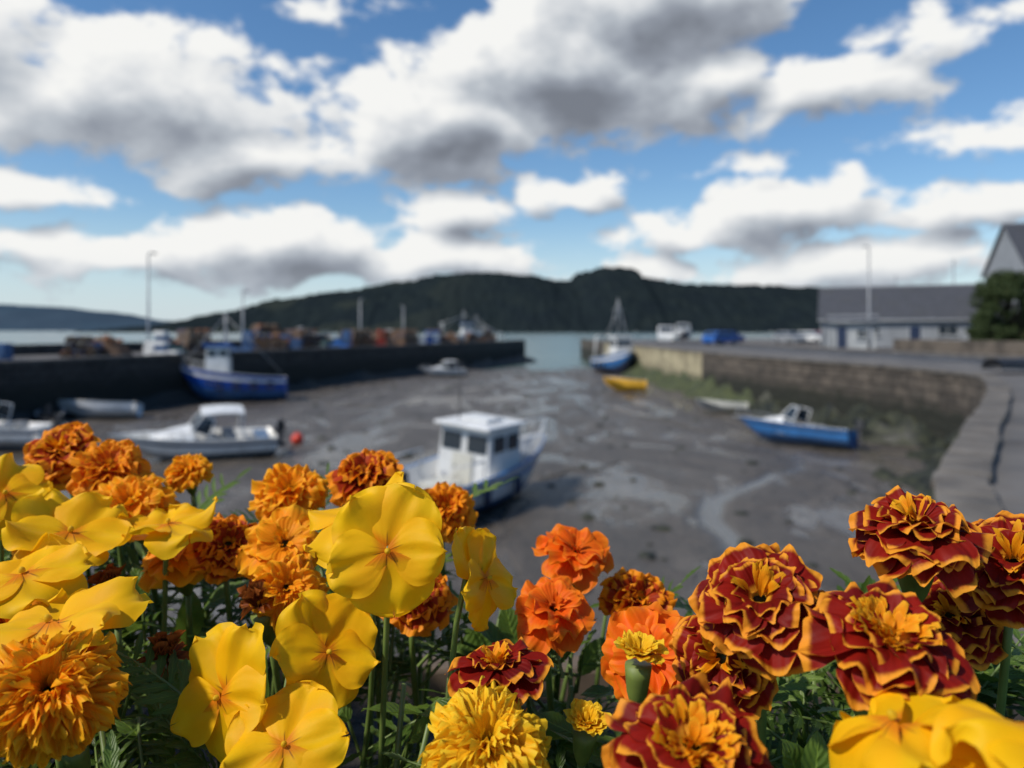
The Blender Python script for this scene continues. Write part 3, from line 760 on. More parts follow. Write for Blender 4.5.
def net_pile(loc, r, h, mat, seed):
    mb = MB(); rows = []
    for j in range(12):
        f = j / 11
        rows.append([(r * f * cos(2 * pi * k / 28) * (1 + .35 * noise.noise(Vector((cos(2 * pi * k / 28) * 1.5, sin(2 * pi * k / 28) * 1.5, seed)))), r * f * .7 * sin(2 * pi * k / 28), h * (1 - f ** 2) * (1 + .5 * noise.noise(Vector((k * .5, f * 4, seed)))) + .12 * noise.noise(Vector((k * 1.7, f * 11, seed)))) for k in range(28)])
    mb.grid(rows, 0, close=True)
    for a in range(5):
        q = random.randrange(28); x, y, z = rows[6][q]; mb.box((x, y, z + .1), (.22, .22, .22), 1)
    return mb.build('fishing_net_pile', [mat, M_orange], loc=(loc[0], loc[1], QZ))
random.seed(3)
for y, off, nx, nzz, rz in [(43.5, 5, 3, 3, .3), (53, 5.5, 4, 4, .9), (57, 3.2, 4, 3, .2), (61, 6, 5, 5, .7), (64, 4.5, 5, 4, 1.2), (69, 2.5, 4, 4, .5), (73, 6, 4, 4, .1), (79, 2.8, 5, 4, 1.1), (88, 4, 4, 4, .4), (97, 3, 3, 3, .5), (104, 4, 4, 4, .3)]:
    pot_stack(pz(0, off, y), nx, nzz, rz, int(y))
for y, off, ms in [(55, 4, [M_orange, M_fblue]), (59, 3, [M_fblue, M_orange]), (66.5, 3, [M_bplast, M_fblue]), (70, 5, [M_bplast]), (74, 4, [M_red, M_orange]), (84, 3, [M_bplast, M_white]), (92, 5, [M_fblue, M_white]), (47, 3, [M_fblue, M_white])]:
    crate_stack(pz(0, off, y), int(y), ms, 3, 5)
for y, off, r, h, mt in [(46, 5, 1.6, 1.1, M_net), (49.5, 4, 1.5, 1.0, M_net2), (61, 4, 2, 1.3, M_net), (71, 7, 1.8, 1.2, M_net2), (76.5, 4, 1.7, 1.4, M_net), (82, 5.5, 2, 1.4, M_net), (90, 2.4, 1.4, 1.1, M_net)]:
    net_pile(pz(0, off, y), r, h, mt, y)
mb = MB()
for i in range(4):
    x, y = pz(0, 5 + (i % 2) * .7, 39 + i * .5)
    rows = [[(x + rr * cos(a * pi / 8), y + rr * sin(a * pi / 8), QZ + z) for a in range(16)] for z, rr in ((0, .28), (.3, .28), (.31, .3), (.34, .3), (.35, .28), (.6, .28), (.61, .3), (.64, .3), (.65, .28), (.88, .28), (.88, .01))]
    mb.grid(rows, 0, close=True)
mb.build('storage_drums', [M_fblue], smooth=False)

motorboat('motorboat', (*pz(0, 5, 81), QZ + .1), 1.3, .8, M_navy, None)
motorboat('motorboat', (*pz(0, 6, 67), QZ + .3), .4, .9, M_navy, M_navy, top=False)
fishing_boat('fishing_boat', (*pz(0, 4.5, 98), QZ - .4), radians(20), 6.5, 2.4, 1.4, M_white, M_navy, M_white, M_fblue, 1.8)
fishing_boat('fishing_boat', (-5.2, 124, -.6), radians(160), 9, 3.0, 2.6, M_navy, M_navy, M_white, M_white, 3.2)

def lamp(name, x, y, h, arm=1.2, rz=0):
    mb = MB()
    mb.tube([(0, 0, 0), (0, 0, .9), (0, 0, .95), (0, 0, h)], [.09, .09, .08, .06], 10, 0)
    if arm:
        mb.tube([(0, 0, h - .02), (arm * .4, 0, h + .1), (arm, 0, h + .12)], .035, 8, 0); mb.box((arm + .18, 0, h + .11), (.42, .18, .10), 1)
    return mb.build(name, [M_steel, M_grey], loc=(x, y, QZ), rot=(0, 0, rz))
lamp('street_lamp', -24.0, 48.8, 6.6, .3, 1.3)
lamp('street_lamp', -21.4, 58.8, 4.6, .3, 1.3)
lamp('street_lamp', -15.2, 74, 4.6, .3, 1.3)
lamp('street_lamp', -12.2, 83, 4.2, .3, 2.0)
lamp('street_lamp', 29.2, 60.5, 8.4, .3, 1.8)
lamp('telegraph_pole', 43, 72, 8.5, 0)
lamp('telegraph_pole', 41.5, 80, 7.5, 0)

# ------------------------------------------------------------------ cars
def car(name, loc, rz, paint, van=False):
    E = empty(name, loc, rz)
    L, Wd = (4.9, 1.9) if van else (4.2, 1.72)
    if van: prof = [(-2.4, .3), (-2.42, 1.0), (-2.36, 2.0), (-2.2, 2.1), (.9, 2.1), (1.15, 2.02), (1.75, 1.25), (2.3, 1.05), (2.42, .8), (2.42, .3)]
    else: prof = [(-2.05, .32), (-2.1, .75), (-2.0, .95), (-1.55, 1.36), (-1.1, 1.46), (.1, 1.44), (.4, 1.36), (1.05, .98), (1.9, .82), (2.1, .6), (2.1, .32)]
    belt = 1.15 if van else .92
    rows = []
    for yf, inset in ((-1, .05), (-1, 0), (-.0, 0), (1, 0), (1, .05)):
        r = []
        for x, z in prof:
            tum = max(0, z - belt) * (.22 if not van else .08)
            r.append((x * (.985 if inset else 1), yf * (Wd / 2 - tum) * (1.0 if inset else .985), z))
        rows.append(r)
    mb = MB(); mb.grid(rows, 0); mb.poly(rows[0], 0); mb.poly(rows[-1], 0); mb.build('body', [paint], smooth=False, parent=E, bevel=.03)
    mb = MB(); h = belt; top_ = (1.85 if van else 1.34)
    for sg in (-1, 1):
        y0 = sg * (Wd / 2 + .004); y1 = sg * (Wd / 2 - (top_ - h) * (.22 if not van else .08) + .006)
        if van: q = [[(.35, h + .05), (1.5, h + .05), (1.05, top_), (.35, top_)]]
        else: q = [[(-1.6, h + .06), (-.35, h + .06), (-.35, top_), (-1.3, top_)], [(-.25, h + .06), (.85, h + .06), (.35, top_ - .02), (-.25, top_)]]
        for quad in q: mb.poly([(x, y0 if z < h + .1 else y1, z) for x, z in quad], 0)
    if van: mb.poly([(1.74, -.8, 1.3), (1.74, .8, 1.3), (1.2, .75, 1.98), (1.2, -.75, 1.98)], 0)
    else:
        mb.poly([(1.04, -.72, 1.02), (1.04, .72, 1.02), (.45, .64, 1.37), (.45, -.64, 1.37)], 0); mb.poly([(-1.96, -.7, 1.02), (-1.96, .7, 1.02), (-1.58, .62, 1.36), (-1.58, -.62, 1.36)], 0)
    mb.build('windows', [M_glass], smooth=False, parent=E)
    mb = MB()
    for x in (-L * .3, L * .31):
        for sg in (-1, 1):
            mb.tube([(x, sg * (Wd / 2 - .18), .32), (x, sg * (Wd / 2 + .015), .32)], .32, 16, 0); mb.tube([(x, sg * (Wd / 2), .32), (x, sg * (Wd / 2 + .025), .32)], .19, 12, 1)
    mb.build('wheels', [M_tyre, M_steel], smooth=False, parent=E)
    return E
car('parked_van', (19.1, 92, QZ + .006), radians(-100), M_white, True)
car('parked_car', (22.6, 80, QZ + .006), radians(35), M_bplast)
car('parked_car', (27.0, 92, QZ + .006), radians(35), M_blue)
car('parked_car', (36.5, 90, QZ + .004), radians(-60), M_white)
car('parked_car', (33.0, 88, QZ + .004), radians(-75), M_grey)
car('parked_car', (38.5, 92, QZ + .004), radians(-10), M_red)
motorboat('motorboat', (20.4, 88, QZ + .5), radians(-100), 1.0, M_navy, None)

# ------------------------------------------------------------------ buildings
M_render = simple('grey_render', (0.27, 0.285, 0.30), 0.85, 0.1, 0.8, bump=.15, dirt=.15)
M_whiter = simple('white_render', (0.42, 0.43, 0.43), 0.85, 0.08, 0.8, bump=.15, dirt=.2)
def slate():
    m, t, p = newmat('slate_roof'); tc = t.node('ShaderNodeTexCoord'); uv = t.node('ShaderNodeUVMap')
    br = t.node('ShaderNodeTexBrick'); t.link(uv.outputs[0], br.inputs['Vector']); br.inputs['Scale'].default_value = 1
    br.inputs['Brick Width'].default_value = .35; br.inputs['Row Height'].default_value = .22; br.inputs['Mortar Size'].default_value = .012
    br.inputs['Color1'].default_value = (.05, .053, .062, 1); br.inputs['Color2'].default_value = (.07, .073, .085, 1); br.inputs['Mortar'].default_value = (.02, .02, .025, 1)
    n = t.noise(tc.outputs['Object'], .9, 5, .6); t.link(t.mix(t.sstep(n.outputs['Fac'], .5, .75, 0, .4), br.outputs['Color'], (.06, .058, .04)), p.inputs['Base Color'])
    p.inputs['Roughness'].default_value = .7; t.link(t.bump(br.outputs['Fac'], .4, .02), p.inputs['Normal']); return m
M_slate = slate()
def house(name, loc, rz, Lx, Ly, eave, ridge, wall, wins, doors=(), chimney=True, gwins=()):
    E = empty(name, loc, rz)
    mb = MB(); x, y = Lx / 2, Ly / 2
    for sg in (-1, 1):
        mb.poly([(-x, sg * y, 0), (x, sg * y, 0), (x, sg * y, eave), (-x, sg * y, eave)], 0)
        mb.poly([(sg * x, -y, 0), (sg * x, y, 0), (sg * x, y, eave), (sg * x, 0, ridge), (sg * x, -y, eave)], 0)
    mb.build('walls', [wall], smooth=False, parent=E)
    mb = MB(); o = .35; sl_ = (ridge - eave) / y; k = sqrt(1 + sl_ * sl_)
    for sg in (-1, 1):
        a = [(-x - .25, sg * (y + o), eave - o * sl_ + .05), (x + .25, sg * (y + o), eave - o * sl_ + .05), (x + .25, 0, ridge + .05), (-x - .25, 0, ridge + .05)]
        mb.poly(a, 0, [(0, 0), (Lx, 0), (Lx, (y + o) * k), (0, (y + o) * k)])
        b = [(q[0], q[1], q[2] + .12) for q in a]; mb.poly(b, 0, [(0, 0), (Lx, 0), (Lx, (y + o) * k), (0, (y + o) * k)])
        for i in range(4): mb.poly([a[i], a[(i + 1) % 4], b[(i + 1) % 4], b[i]], 1)
    mb.tube([(-x - .26, 0, ridge + .17), (x + .26, 0, ridge + .17)], .09, 8, 1)
    mb.build('roof', [M_slate, M_grey], smooth=False, parent=E)
    mb = MB()
    for (wx, wz, ww, wh) in wins:
        mb.box((wx, -y - .012, wz), (ww, .05, wh), 1); mb.box((wx, -y - .045, wz), (ww - .14, .02, wh - .14), 0); mb.box((wx, -y - .06, wz), (.05, .02, wh - .14), 1); mb.box((wx, -y - .07, wz - wh / 2 - .05), (ww + .2, .16, .08), 1)
    for (wy, wz, ww, wh) in gwins:
        mb.box((-x - .012, wy, wz), (.05, ww, wh), 1); mb.box((-x - .045, wy, wz), (.02, ww - .14, wh - .14), 0); mb.box((-x - .07, wy, wz - wh / 2 - .05), (.16, ww + .2, .08), 1)
    mb.build('windows', [M_glass, M_whiter], smooth=False, parent=E)
    mb = MB()
    for (wx, ww, wh) in doors: mb.box((wx, -y - .02, wh / 2), (ww, .06, wh), 0); mb.box((wx, -y - .045, wh / 2), (ww * .8, .04, wh * .9), 1)
    if doors: mb.build('doors', [M_whiter, M_navy], smooth=False, parent=E)
    mb = MB(); mb.tube([(-x - .2, -y - o - .03, eave - o * sl_ + .02), (x + .2, -y - o - .03, eave - o * sl_ + .02)], .07, 8, 0); mb.tube([(-x + .2, -y - .07, eave - .3), (-x + .2, -y - .07, .1)], .04, 6, 0)
    mb.build('gutter', [M_grey], parent=E)
    if chimney:
        mb = MB(); mb.box((x - .6, 0, ridge + .3), (.8, .6, 1.4), 0); mb.tube([(x - .75, 0, ridge + 1), (x - .75, 0, ridge + 1.35)], .12, 8, 1); mb.tube([(x - .4, 0, ridge + 1), (x - .4, 0, ridge + 1.35)], .12, 8, 1)
        mb.build('chimney', [wall, M_orange], smooth=False, parent=E)
    return E
house('harbour_building', (38.6, 71.5, QZ), radians(-24), 16.0, 8, 2.7, 5.7, M_render, [(-6.2, 1.6, 1.2, 1.0), (-3.5, 1.6, 1.2, 1.0), (2.6, 1.6, 1.6, 1.0), (6.0, 1.6, 1.2, 1.0)], [(0, 1.1, 2.1)], False)
house('white_outbuilding', (28.8, 62.5, QZ), radians(-26), 3.4, 3, 2.3, 2.6, M_whiter, [(.7, 1.3, .8, .8)], [(-.8, .9, 2.0)], False)
house('slate_roof_house', (46.6, 61.5, QZ), radians(-12), 10, 8, 6.6, 10.4, M_render, [(-2.8, 5.0, 1.2, 1.3), (2.0, 5.0, 1.2, 1.3), (-2.8, 1.8, 1.2, 1.3)], [(1.8, 1, 2.1)], True, [(0, 5, 1.1, 1.3)])
house('slate_roof_house', (72, 92, QZ), radians(5), 12, 8, 5.5, 8.8, M_whiter, [(-3, 4.0, 1.2, 1.3), (2.5, 4.0, 1.2, 1.3)], [(0, 1, 2.1)], True)
mb = MB()
wp = cr([(24.5, 22), (27, 34), (27.2, 46), (26.5, 58)], 6)
for i in range(len(wp) - 1):
    a = Vector(wp[i]); b = Vector(wp[i + 1]); c = (a + b) / 2; dr = b - a
    mb.box((c.x + 3.6, c.y, QZ + .45), (dr.length + .05, .4, .9 + rnd(-.02, .02)), 0, math.atan2(dr.y, dr.x))
mb.build('garden_wall', [M_quay], smooth=False, bevel=.03)

# ------------------------------------------------------------------ tree / bushes
def tree(name, loc, h, r, nclump, nleaf, seed, ls=.16, low=.12):
    random.seed(seed); E = empty(name, loc)
    mb = MB(); tips = []
    mb.tube([(0, 0, 0), (.05, .02, h * .2), (-.05, .05, h * .45), (0, 0, h * .8)], [.22, .17, .12, .03], 8, 0)
    cl = []
    for i in range(nclump):
        a = rnd(0, 2 * pi); el_ = rnd(low, .95); rr = r * (sin(pi * min(1, el_ * .9 + .12)) ** .5) * rnd(.45, 1.0)
        c = Vector((rr * cos(a), rr * sin(a), h * el_)); cl.append((c, r * rnd(.18, .36)))
        mid = Vector((0, 0, h * el_ * .6)); mb.tube([mid, mid.lerp(c, .6) + Vector((0, 0, .15)), c], [.07, .04, .012], 5, 0)
    mb.build('trunk_and_limbs', [M_bark], parent=E)
    mb = MB()
    for c, cr_ in cl:
        for k in range(nleaf):
            v = Vector((random.gauss(0, 1), random.gauss(0, 1), random.gauss(0, .8))); v = v.normalized() * cr_ * random.random() ** .4
            q = c + v; n_ = (v.normalized() + Vector((rnd(-1, 1), rnd(-1, 1), rnd(-.3, 1)))).normalized()
            u = n_.orthogonal().normalized(); u.rotate(Matrix.Rotation(rnd(0, 6.28), 3, n_)); w = n_.cross(u); s_ = ls * rnd(.6, 1.3)
            mb.poly([q - u * s_, q + w * s_ * .5, q + u * s_, q - w * s_ * .5], 0, [(.5, 0), (1, .5), (.5, 1), (0, .5)])
    mb.build('crown', [L_tree], parent=E); return E
tree('sycamore_tree', (33.9, 50.5, QZ), 5.6, 2.3, 60, 170, 5, .14)
tree('hawthorn_bush', (32.2, 49.6, QZ), 3.4, 1.5, 36, 150, 9, .12)
tree('sycamore_tree', (40, 54, QZ), 5.2, 2.8, 50, 150, 12, .15)
tree('hawthorn_bush', (34.5, 46, QZ), 1.8, 1.6, 26, 130, 15, .1)

# ------------------------------------------------------------------ FLOWERS
random.seed(21)
SOIL = CAMZ - 0.31
def frame(n, up=Vector((0, 0, 1)), spin=0):
    z = Vector(n).normalized()
    if abs(z.dot(up)) > .97: up = Vector((0, 1, 0))
    y = (up - z * up.dot(z)).normalized(); x = y.cross(z)
    M = Matrix((x, y, z)).transposed()
    return M @ Matrix.Rotation(spin, 3, 'Z')

def mpetal(mb, F, az, r0, z0, tilt, L, Wd, curl, wave, mat, nu=13, nv=9, ruf=.28, kfm=1.0):
    ph = rnd(0, 6.28); kf = rnd(1.0, 1.9) * kfm; asym = rnd(-.15, .15); ntc = rnd(.02, .16)
    Rz = Matrix.Rotation(az, 3, 'Z'); Rt = Matrix.Rotation(tilt, 3, 'X'); rows = []; uvs = []
    for j in range(nv + 1):
        v = j / nv; r = []; ur = []
        w = Wd * (.22 + .78 * sin(pi / 2 * min(1, v * 1.12)) ** 1.1)
        cr_ = 1 - .22 * max(0, (v - .72) / .28) ** 2
        for i in range(nu):
            u = -1 + 2 * i / (nu - 1)
            yy = L * v * (1 - .22 * u * u * v + asym * u * v) - ntc * L * v ** 6 * exp(-(u * 3) ** 2) + .025 * L * v ** 4 * sin(u * 7 + ph)
            xx = u * w / 2 * cr_
            zz = curl * L * v * v + wave * L * v ** 1.8 * sin(kf * u * pi + ph) + .10 * L * u * u * sin(pi * v) + wave * ruf * L * v ** 3 * sin(u * 8 * kfm + ph * 2)
            p_ = Rt @ Vector((xx, yy, zz)); p_ = Rz @ (p_ + Vector((0, r0, z0)))
            r.append(F @ p_); ur.append(((u + 1) / 2, v))
        rows.append(r); uvs.append(ur)
    mb.grid(rows, mat, uvs)

def stem_calyx(mb, n, R, pos, cl=.022, cr0=.006, lean=(0, 0)):
    n = Vector(n).normalized(); pts = []; rad = []
    prof = [(0.0, .0085), (.25, .0078), (.6, .0066), (.85, .0045), (1.0, .0022)]
    s = R / .026
    for f, r_ in prof: pts.append(-n * (.003 + cl * f) * s + Vector((0, 0, -cl * .25 * f * s))); rad.append(r_ * s * (cr0 / .006))
    mb.tube(pts, rad, 12, 2)
    e = pts[-1]; d0_ = (e - pts[-2]).normalized()
    bot = Vector((e.x * 1.6 + lean[0], e.y * 1.6 + lean[1], SOIL - pos[2]))
    path = [e]
    for k in range(1, 9):
        f = k / 8; a = e + d0_ * .05 * f; q = a.lerp(bot, f ** 1.3); path.append(q)
    mb.tube(path, [.0017 + .0005 * k / 8 for k in range(9)], 7, 1)

def marigold(X, Y, drop, dia, n, kind, style='full', name='marigold_flower'):
    R = dia / 2; pos = (X, Y, CAMZ - drop); mb = MB(); F = frame(n, spin=rnd(0, 6)); ruf = .28; kfm = 1.0
    if style == 'full':
        rings = [(8, -18, 1.0, .92, -.14, .10), (9, -2, .96, .86, -.16, .11), (9, 14, .88, .78, -.22, .12), (8, 30, .76, .68, -.26, .14), (7, 46, .62, .56, -.3, .15), (5, 62, .48, .46, -.3, .15)]
        cen = (9, .30)
    elif style == 'tuft':
        rings = [(8, -14, 1.0, .92, -.12, .10), (9, 2, .90, .82, -.14, .11), (8, 18, .74, .68, -.2, .12), (6, 34, .56, .5, -.2, .12)]; cen = (52, .24)
    elif style == 'single':
        rings = [(8, -10, 1.0, .92, -.12, .09), (7, 10, .78, .74, -.14, .10), (6, 34, .5, .5, -.2, .1)]; cen = (20, .26)
    elif style == 'pom':
        ruf = .6; kfm = 1.5
        rings = [(12, -26, .98, .56, -.10, .12), (14, -8, 1.0, .52, -.14, .13), (14, 8, .97, .50, -.2, .14), (14, 24, .92, .46, -.25, .14), (12, 38, .84, .44, -.28, .15), (11, 52, .75, .40, -.3, .15), (9, 66, .66, .36, -.3, .15), (7, 80, .56, .32, -.3, .15)]
        cen = (6, .3)
    elif style == 'loose':
        ruf = .45; kfm = 1.2
        rings = [(9, -16, 1.0, .76, -.10, .12), (9, 4, .93, .70, -.14, .14), (8, 22, .82, .62, -.2, .16), (7, 42, .68, .54, -.2, .17), (5, 62, .54, .46, -.2, .17)]; cen = (6, .3)
    elif style == 'open':
        rings = [(7, -10, 1.0, .95, -.12, .14), (6, 12, .85, .85, -.14, .16), (5, 36, .62, .65, -.2, .16)]; cen = (6, .26)
    elif style == 'bud':
        rings = [(9, 35, .7, .5, -.18, .05), (9, 52, .62, .42, -.2, .06), (8, 68, .5, .34, -.2, .06)]; cen = (12, .34)
    elif style == 'dead':
        rings = [(7, 66, .8, .35, .25, .22), (7, 80, .8, .32, -.1, .25), (5, 50, .6, .3, -.5, .25)]; cen = (4, .3)
    for (cnt, tl, l, w, cu, wa) in rings:
        a0 = rnd(0, 6)
        for k in range(cnt):
            mpetal(mb, F, a0 + 2 * pi * k / cnt + rnd(-.22, .22), .10 * R, rnd(0, .06) * R + .04 * R * (tl / 30), radians(tl + rnd(-9, 9)), (l - .08) * R * rnd(.84, 1.1), w * R * rnd(.85, 1.2), cu + rnd(-.1, .1), wa * rnd(.7, 1.3), 0, ruf=ruf, kfm=kfm)
    for k in range(cen[0]):
        a = rnd(0, 6.28); q = R * (.30 if style == 'tuft' else .16) * sqrt(random.random())
        mpetal(mb, F, a, q, .08 * R, radians(rnd(58, 88)), cen[1] * R * rnd(1.0, 1.4) * (1.25 if style == 'full' else 1), .13 * R, -.25, .1, 3 if style in ('full', 'single', 'bud', 'tuft') else 0, 4, 4)
    stem_calyx(mb, n, R if style != 'bud' else .016, pos, lean=(rnd(-.02, .02), rnd(.0, .04)), cr0=.006)
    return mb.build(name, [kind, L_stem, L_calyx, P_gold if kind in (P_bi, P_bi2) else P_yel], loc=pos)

def vpetal(mb, F, ang, L, Wd, cup, wave, z0, mat, nu=23, nv=18, twist=0.0, back=0.0, roll=0.0):
    ph = rnd(0, 6.28); rows = []; uvs = []; R = Matrix.Rotation(ang - pi / 2, 3, 'Z'); k2 = rnd(4.0, 7.0); sx = rnd(0, 9)
    for j in range(nv + 1):
        v = sin(pi / 2 * j / nv) ** .9; r = []; ur = []
        if v > .52: w = sqrt(max(0, 1 - ((v - .52) / .48) ** 2)) ** .85
        else: w = .16 + .84 * sin(pi / 2 * v / .52) ** 1.05
        w = max(w, .02)
        for i in range(nu):
            u = -1 + 2 * i / (nu - 1)
            x = u * w * Wd / 2; y = L * v * (1 + .05 * sin(5 * u + ph) * v + .02 * sin(11 * u + ph) * v * v)
            z = z0 + cup * L * (v - .3 * v * v) + back * L * v * v - .12 * L * u * u * w * v + wave * L * v * v * sin(2.0 * u + ph) * .9 + wave * .6 * L * v ** 3 * sin(u * k2 * w + ph * 1.7) + twist * x
            z += roll * L * (u * w) ** 3 * v - .06 * L * exp(-(u * 5) ** 2) * sin(pi * v)
            z += .10 * L * noise.noise(Vector((u * w * 1.8 + sx, v * 2.2, ph))) * v
            e_ = max(0, sqrt((u * w) ** 2 * .8 + max(0, v - .4) ** 2 * 2.2) - .75); z += .35 * L * e_ * noise.noise(Vector((u * w * 4 + sx, v * 5, ph * 2)))
            r.append(F @ (R @ Vector((x, y, z)))); ur.append(((u + 1) / 2, v))
        rows.append(r); uvs.append(ur)
    mb.grid(rows, mat, uvs)
def viola(X, Y, drop, dia, n, spin=0.0, back=.0, wave=.12, name='viola_flower'):
    R = dia / 2; pos = (X, Y, CAMZ - drop); mb = MB(); F = frame(n, spin=spin)
    j = lambda: rnd(-.09, .09)
    s = lambda: rnd(.93, 1.06)
    rr = wave * 1.6
    vpetal(mb, F, radians(60) + j(), R * 1.05 * s(), R * 1.30, .06, wave, -.16 * R, 0, back=-.08 + back + j(), twist=.12, roll=rnd(-rr, rr))
    vpetal(mb, F, radians(120) + j(), R * 1.05 * s(), R * 1.30, .06, wave, -.22 * R, 0, back=-.08 + back + j(), twist=-.1, roll=rnd(-rr, rr))
    vpetal(mb, F, radians(-10) + j(), R * .90 * s(), R * 1.02, .20, wave, .0, 0, back=-.02 + back + j(), twist=.2, roll=rnd(-rr, rr))
    vpetal(mb, F, radians(190) + j(), R * .90 * s(), R * 1.02, .20, wave, .02 * R, 0, back=-.02 + back + j(), twist=-.2, roll=rnd(-rr, rr))
    vpetal(mb, F, radians(-90) + j(), R * .98 * s(), R * 1.35, .14, wave, .07 * R, 0, back=-.22 + back + j(), roll=rnd(-rr, rr))
    rows = []
    for q in range(6):
        a = q / 5 * pi / 2
        rows.append([F @ Vector((.05 * R * cos(a) * cos(k * pi / 5), .05 * R * cos(a) * sin(k * pi / 5) + .02 * R, .09 * R + .08 * R * sin(a))) for k in range(10)])
    mb.grid(rows, 2, close=True)
    n = Vector(n).normalized()
    b = -n * .10 * R; e = b - n * .35 * R + Vector((0, 0, .10 * R)); bot = Vector((rnd(-.015, .015), rnd(.01, .04), SOIL - pos[2]))
    path = [b, b - n * .2 * R + Vector((0, 0, .08 * R)), e]
    for k in range(1, 9): f = k / 8; path.append((e - n * .02 * sin(pi * f)).lerp(bot, f))
    mb.tube(path, .0014, 7, 1)
    for k in range(5):
        a = 2 * pi * k / 5
        mb.poly([F @ Vector((.06 * R * cos(a + .6), .06 * R * sin(a + .6), -.2 * R)), F @ Vector((.06 * R * cos(a - .6), .06 * R * sin(a - .6), -.2 * R)), F @ Vector((.38 * R * cos(a), .38 * R * sin(a), -.3 * R))], 1)
    return mb.build(name, [P_vio, L_stem, P_yel], loc=pos)

cm = .01
marigold(9.05*cm, 27*cm, 9.9*cm, .052, (-.25, -.62, .8), P_bi)
marigold(8.1*cm, 28.5*cm, 12.6*cm, .046, (-.5, -.8, .25), P_bi)
marigold(15.8*cm, 29*cm, 7.9*cm, .052, (-.1, -.2, 1), P_bi)
marigold(12.2*cm, 24*cm, 10.1*cm, .058, (.1, -.34, 1), P_bi, 'tuft')
marigold(20.3*cm, 30*cm, 9.5*cm, .054, (-.35, -.6, .9), P_bi)
marigold(5.35*cm, 22*cm, 12.5*cm, .056, (0, -.4, 1), P_bi, 'tuft')
marigold(-.6*cm, 30*cm, 13.7*cm, .046, (-.1, 0, 1), P_bi, 'single')
marigold(19.5*cm, 33*cm, 12.8*cm, .05, (-.3, -.6, .8), P_bi)
marigold(-30.5*cm, 50*cm, 8.2*cm, .052, (.1, -.6, .8), P_bi2)
marigold(-26.1*cm, 48*cm, 9.0*cm, .052, (.2, -.6, .8), P_amb, 'loose')
marigold(-16.1*cm, 42*cm, 12.2*cm, .046, (.3, -.6, .8), P_bi2, 'loose')
marigold(-9.1*cm, 46*cm, 9.0*cm, .050, (0, -.4, 1), P_bi2, 'loose')
marigold(-4.3*cm, 48*cm, 11.6*cm, .045, (.2, -.7, .8), P_amb, 'loose')
marigold(7.2*cm, 42*cm, 15.4*cm, .046, (.3, -.6, .8), P_bi2, 'loose')
marigold(-5.0*cm, 40*cm, 14.4*cm, .042, (.3, -.6, .8), P_bi2, 'loose')
marigold(-13.8*cm, 46*cm, 10.1*cm, .05, (.1, -.6, .8), P_gold, 'loose')
marigold(-23.2*cm, 45*cm, 10.7*cm, .052, (0, -.6, .8), P_gold, 'loose')
marigold(-12.3*cm, 40*cm, 11.6*cm, .05, (.1, -.7, .7), P_gold, 'open')
marigold(-11.6*cm, 38*cm, 13.3*cm, .042, (.3, -.7, .6), P_gold, 'loose')
marigold(-16.9*cm, 27*cm, 13.2*cm, .050, (.25, -.6, .8), P_gold, 'pom')
marigold(3.6*cm, 42*cm, 12.6*cm, .048, (.2, -.40, 1), P_orange, 'open')
marigold(2.1*cm, 38*cm, 14.4*cm, .048, (.1, -.5, .9), P_orange, 'open')
marigold(6.0*cm, 32*cm, 14.2*cm, .05, (-.4, -.8, .5), P_orange, 'open')
marigold(-19*cm, 42*cm, 12.7*cm, .048, (-.1, -.4, .95), P_gold, 'open')
marigold(-21.9*cm, 50*cm, 9.5*cm, .034, (0, -.5, .9), P_gold, 'loose')
marigold(-.9*cm, 27*cm, 15.2*cm, .048, (0, -.5, .9), P_yel, 'pom')
marigold(4.8*cm, 28*cm, 12.5*cm, .034, (.05, -.05, 1), P_yel, 'bud')
marigold(3.0*cm, 30*cm, 16.1*cm, .03, (.1, -.3, 1), P_yel, 'bud')
marigold(-24.5*cm, 36*cm, 14*cm, .045, (.2, -.6, .8), P_amb, 'loose')
marigold(-27.5*cm, 44*cm, 12.2*cm, .046, (.1, -.6, .8), P_gold, 'loose')
for X, Y, d_ in ((-15.5, 33, 14.9), (-12.6, 37, 14.0), (-17.3, 29, 16.2), (11.5, 34, 15.5), (-20.5, 38, 13.6)):
    marigold(X*cm, Y*cm, d_*cm, .034, (rnd(-.3, .3), -.3, 1), P_dead, 'dead', 'withered_marigold')
# violas
viola(-5.2*cm, 31*cm, 9.3*cm, .054, (.12, -1, .20), .1, wave=.10)
viola(-1.2*cm, 33*cm, 11.1*cm, .044, (.9, -.55, .1), -.2)
viola(-11.8*cm, 30*cm, 14.9*cm, .050, (-.35, -.9, .15), .35)
viola(-8.0*cm, 32*cm, 14.0*cm, .050, (.5, -.7, .4), -.3, wave=.14)
viola(-8.6*cm, 28*cm, 15.8*cm, .048, (.1, -.7, .7), .2)
viola(-18.1*cm, 29*cm, 11.6*cm, .060, (-.2, -.45, 1), .3, wave=.16)
viola(-22.7*cm, 38*cm, 10.5*cm, .062, (.35, -.5, .8), -.3, wave=.20, back=.15)
viola(-28.8*cm, 42*cm, 9.4*cm, .055, (.5, -.5, .6), .3, wave=.20, back=-.2)
viola(-18.6*cm, 40*cm, 10.6*cm, .052, (.2, -.25, 1), .2, wave=.20, back=.15)
viola(-7.6*cm, 35*cm, 8.7*cm, .054, (-.6, -.25, .8), .5, wave=.18)
viola(10.4*cm, 20*cm, 10.7*cm, .052, (-.5, .1, .8), .3, wave=.24, back=-.3)
viola(12.9*cm, 18*cm, 9.8*cm, .052, (.15, .05, .95), -.2, wave=.22, back=-.35)
viola(-21.8*cm, 33*cm, 11.0*cm, .058, (.1, -.4, 1), .6, wave=.18)

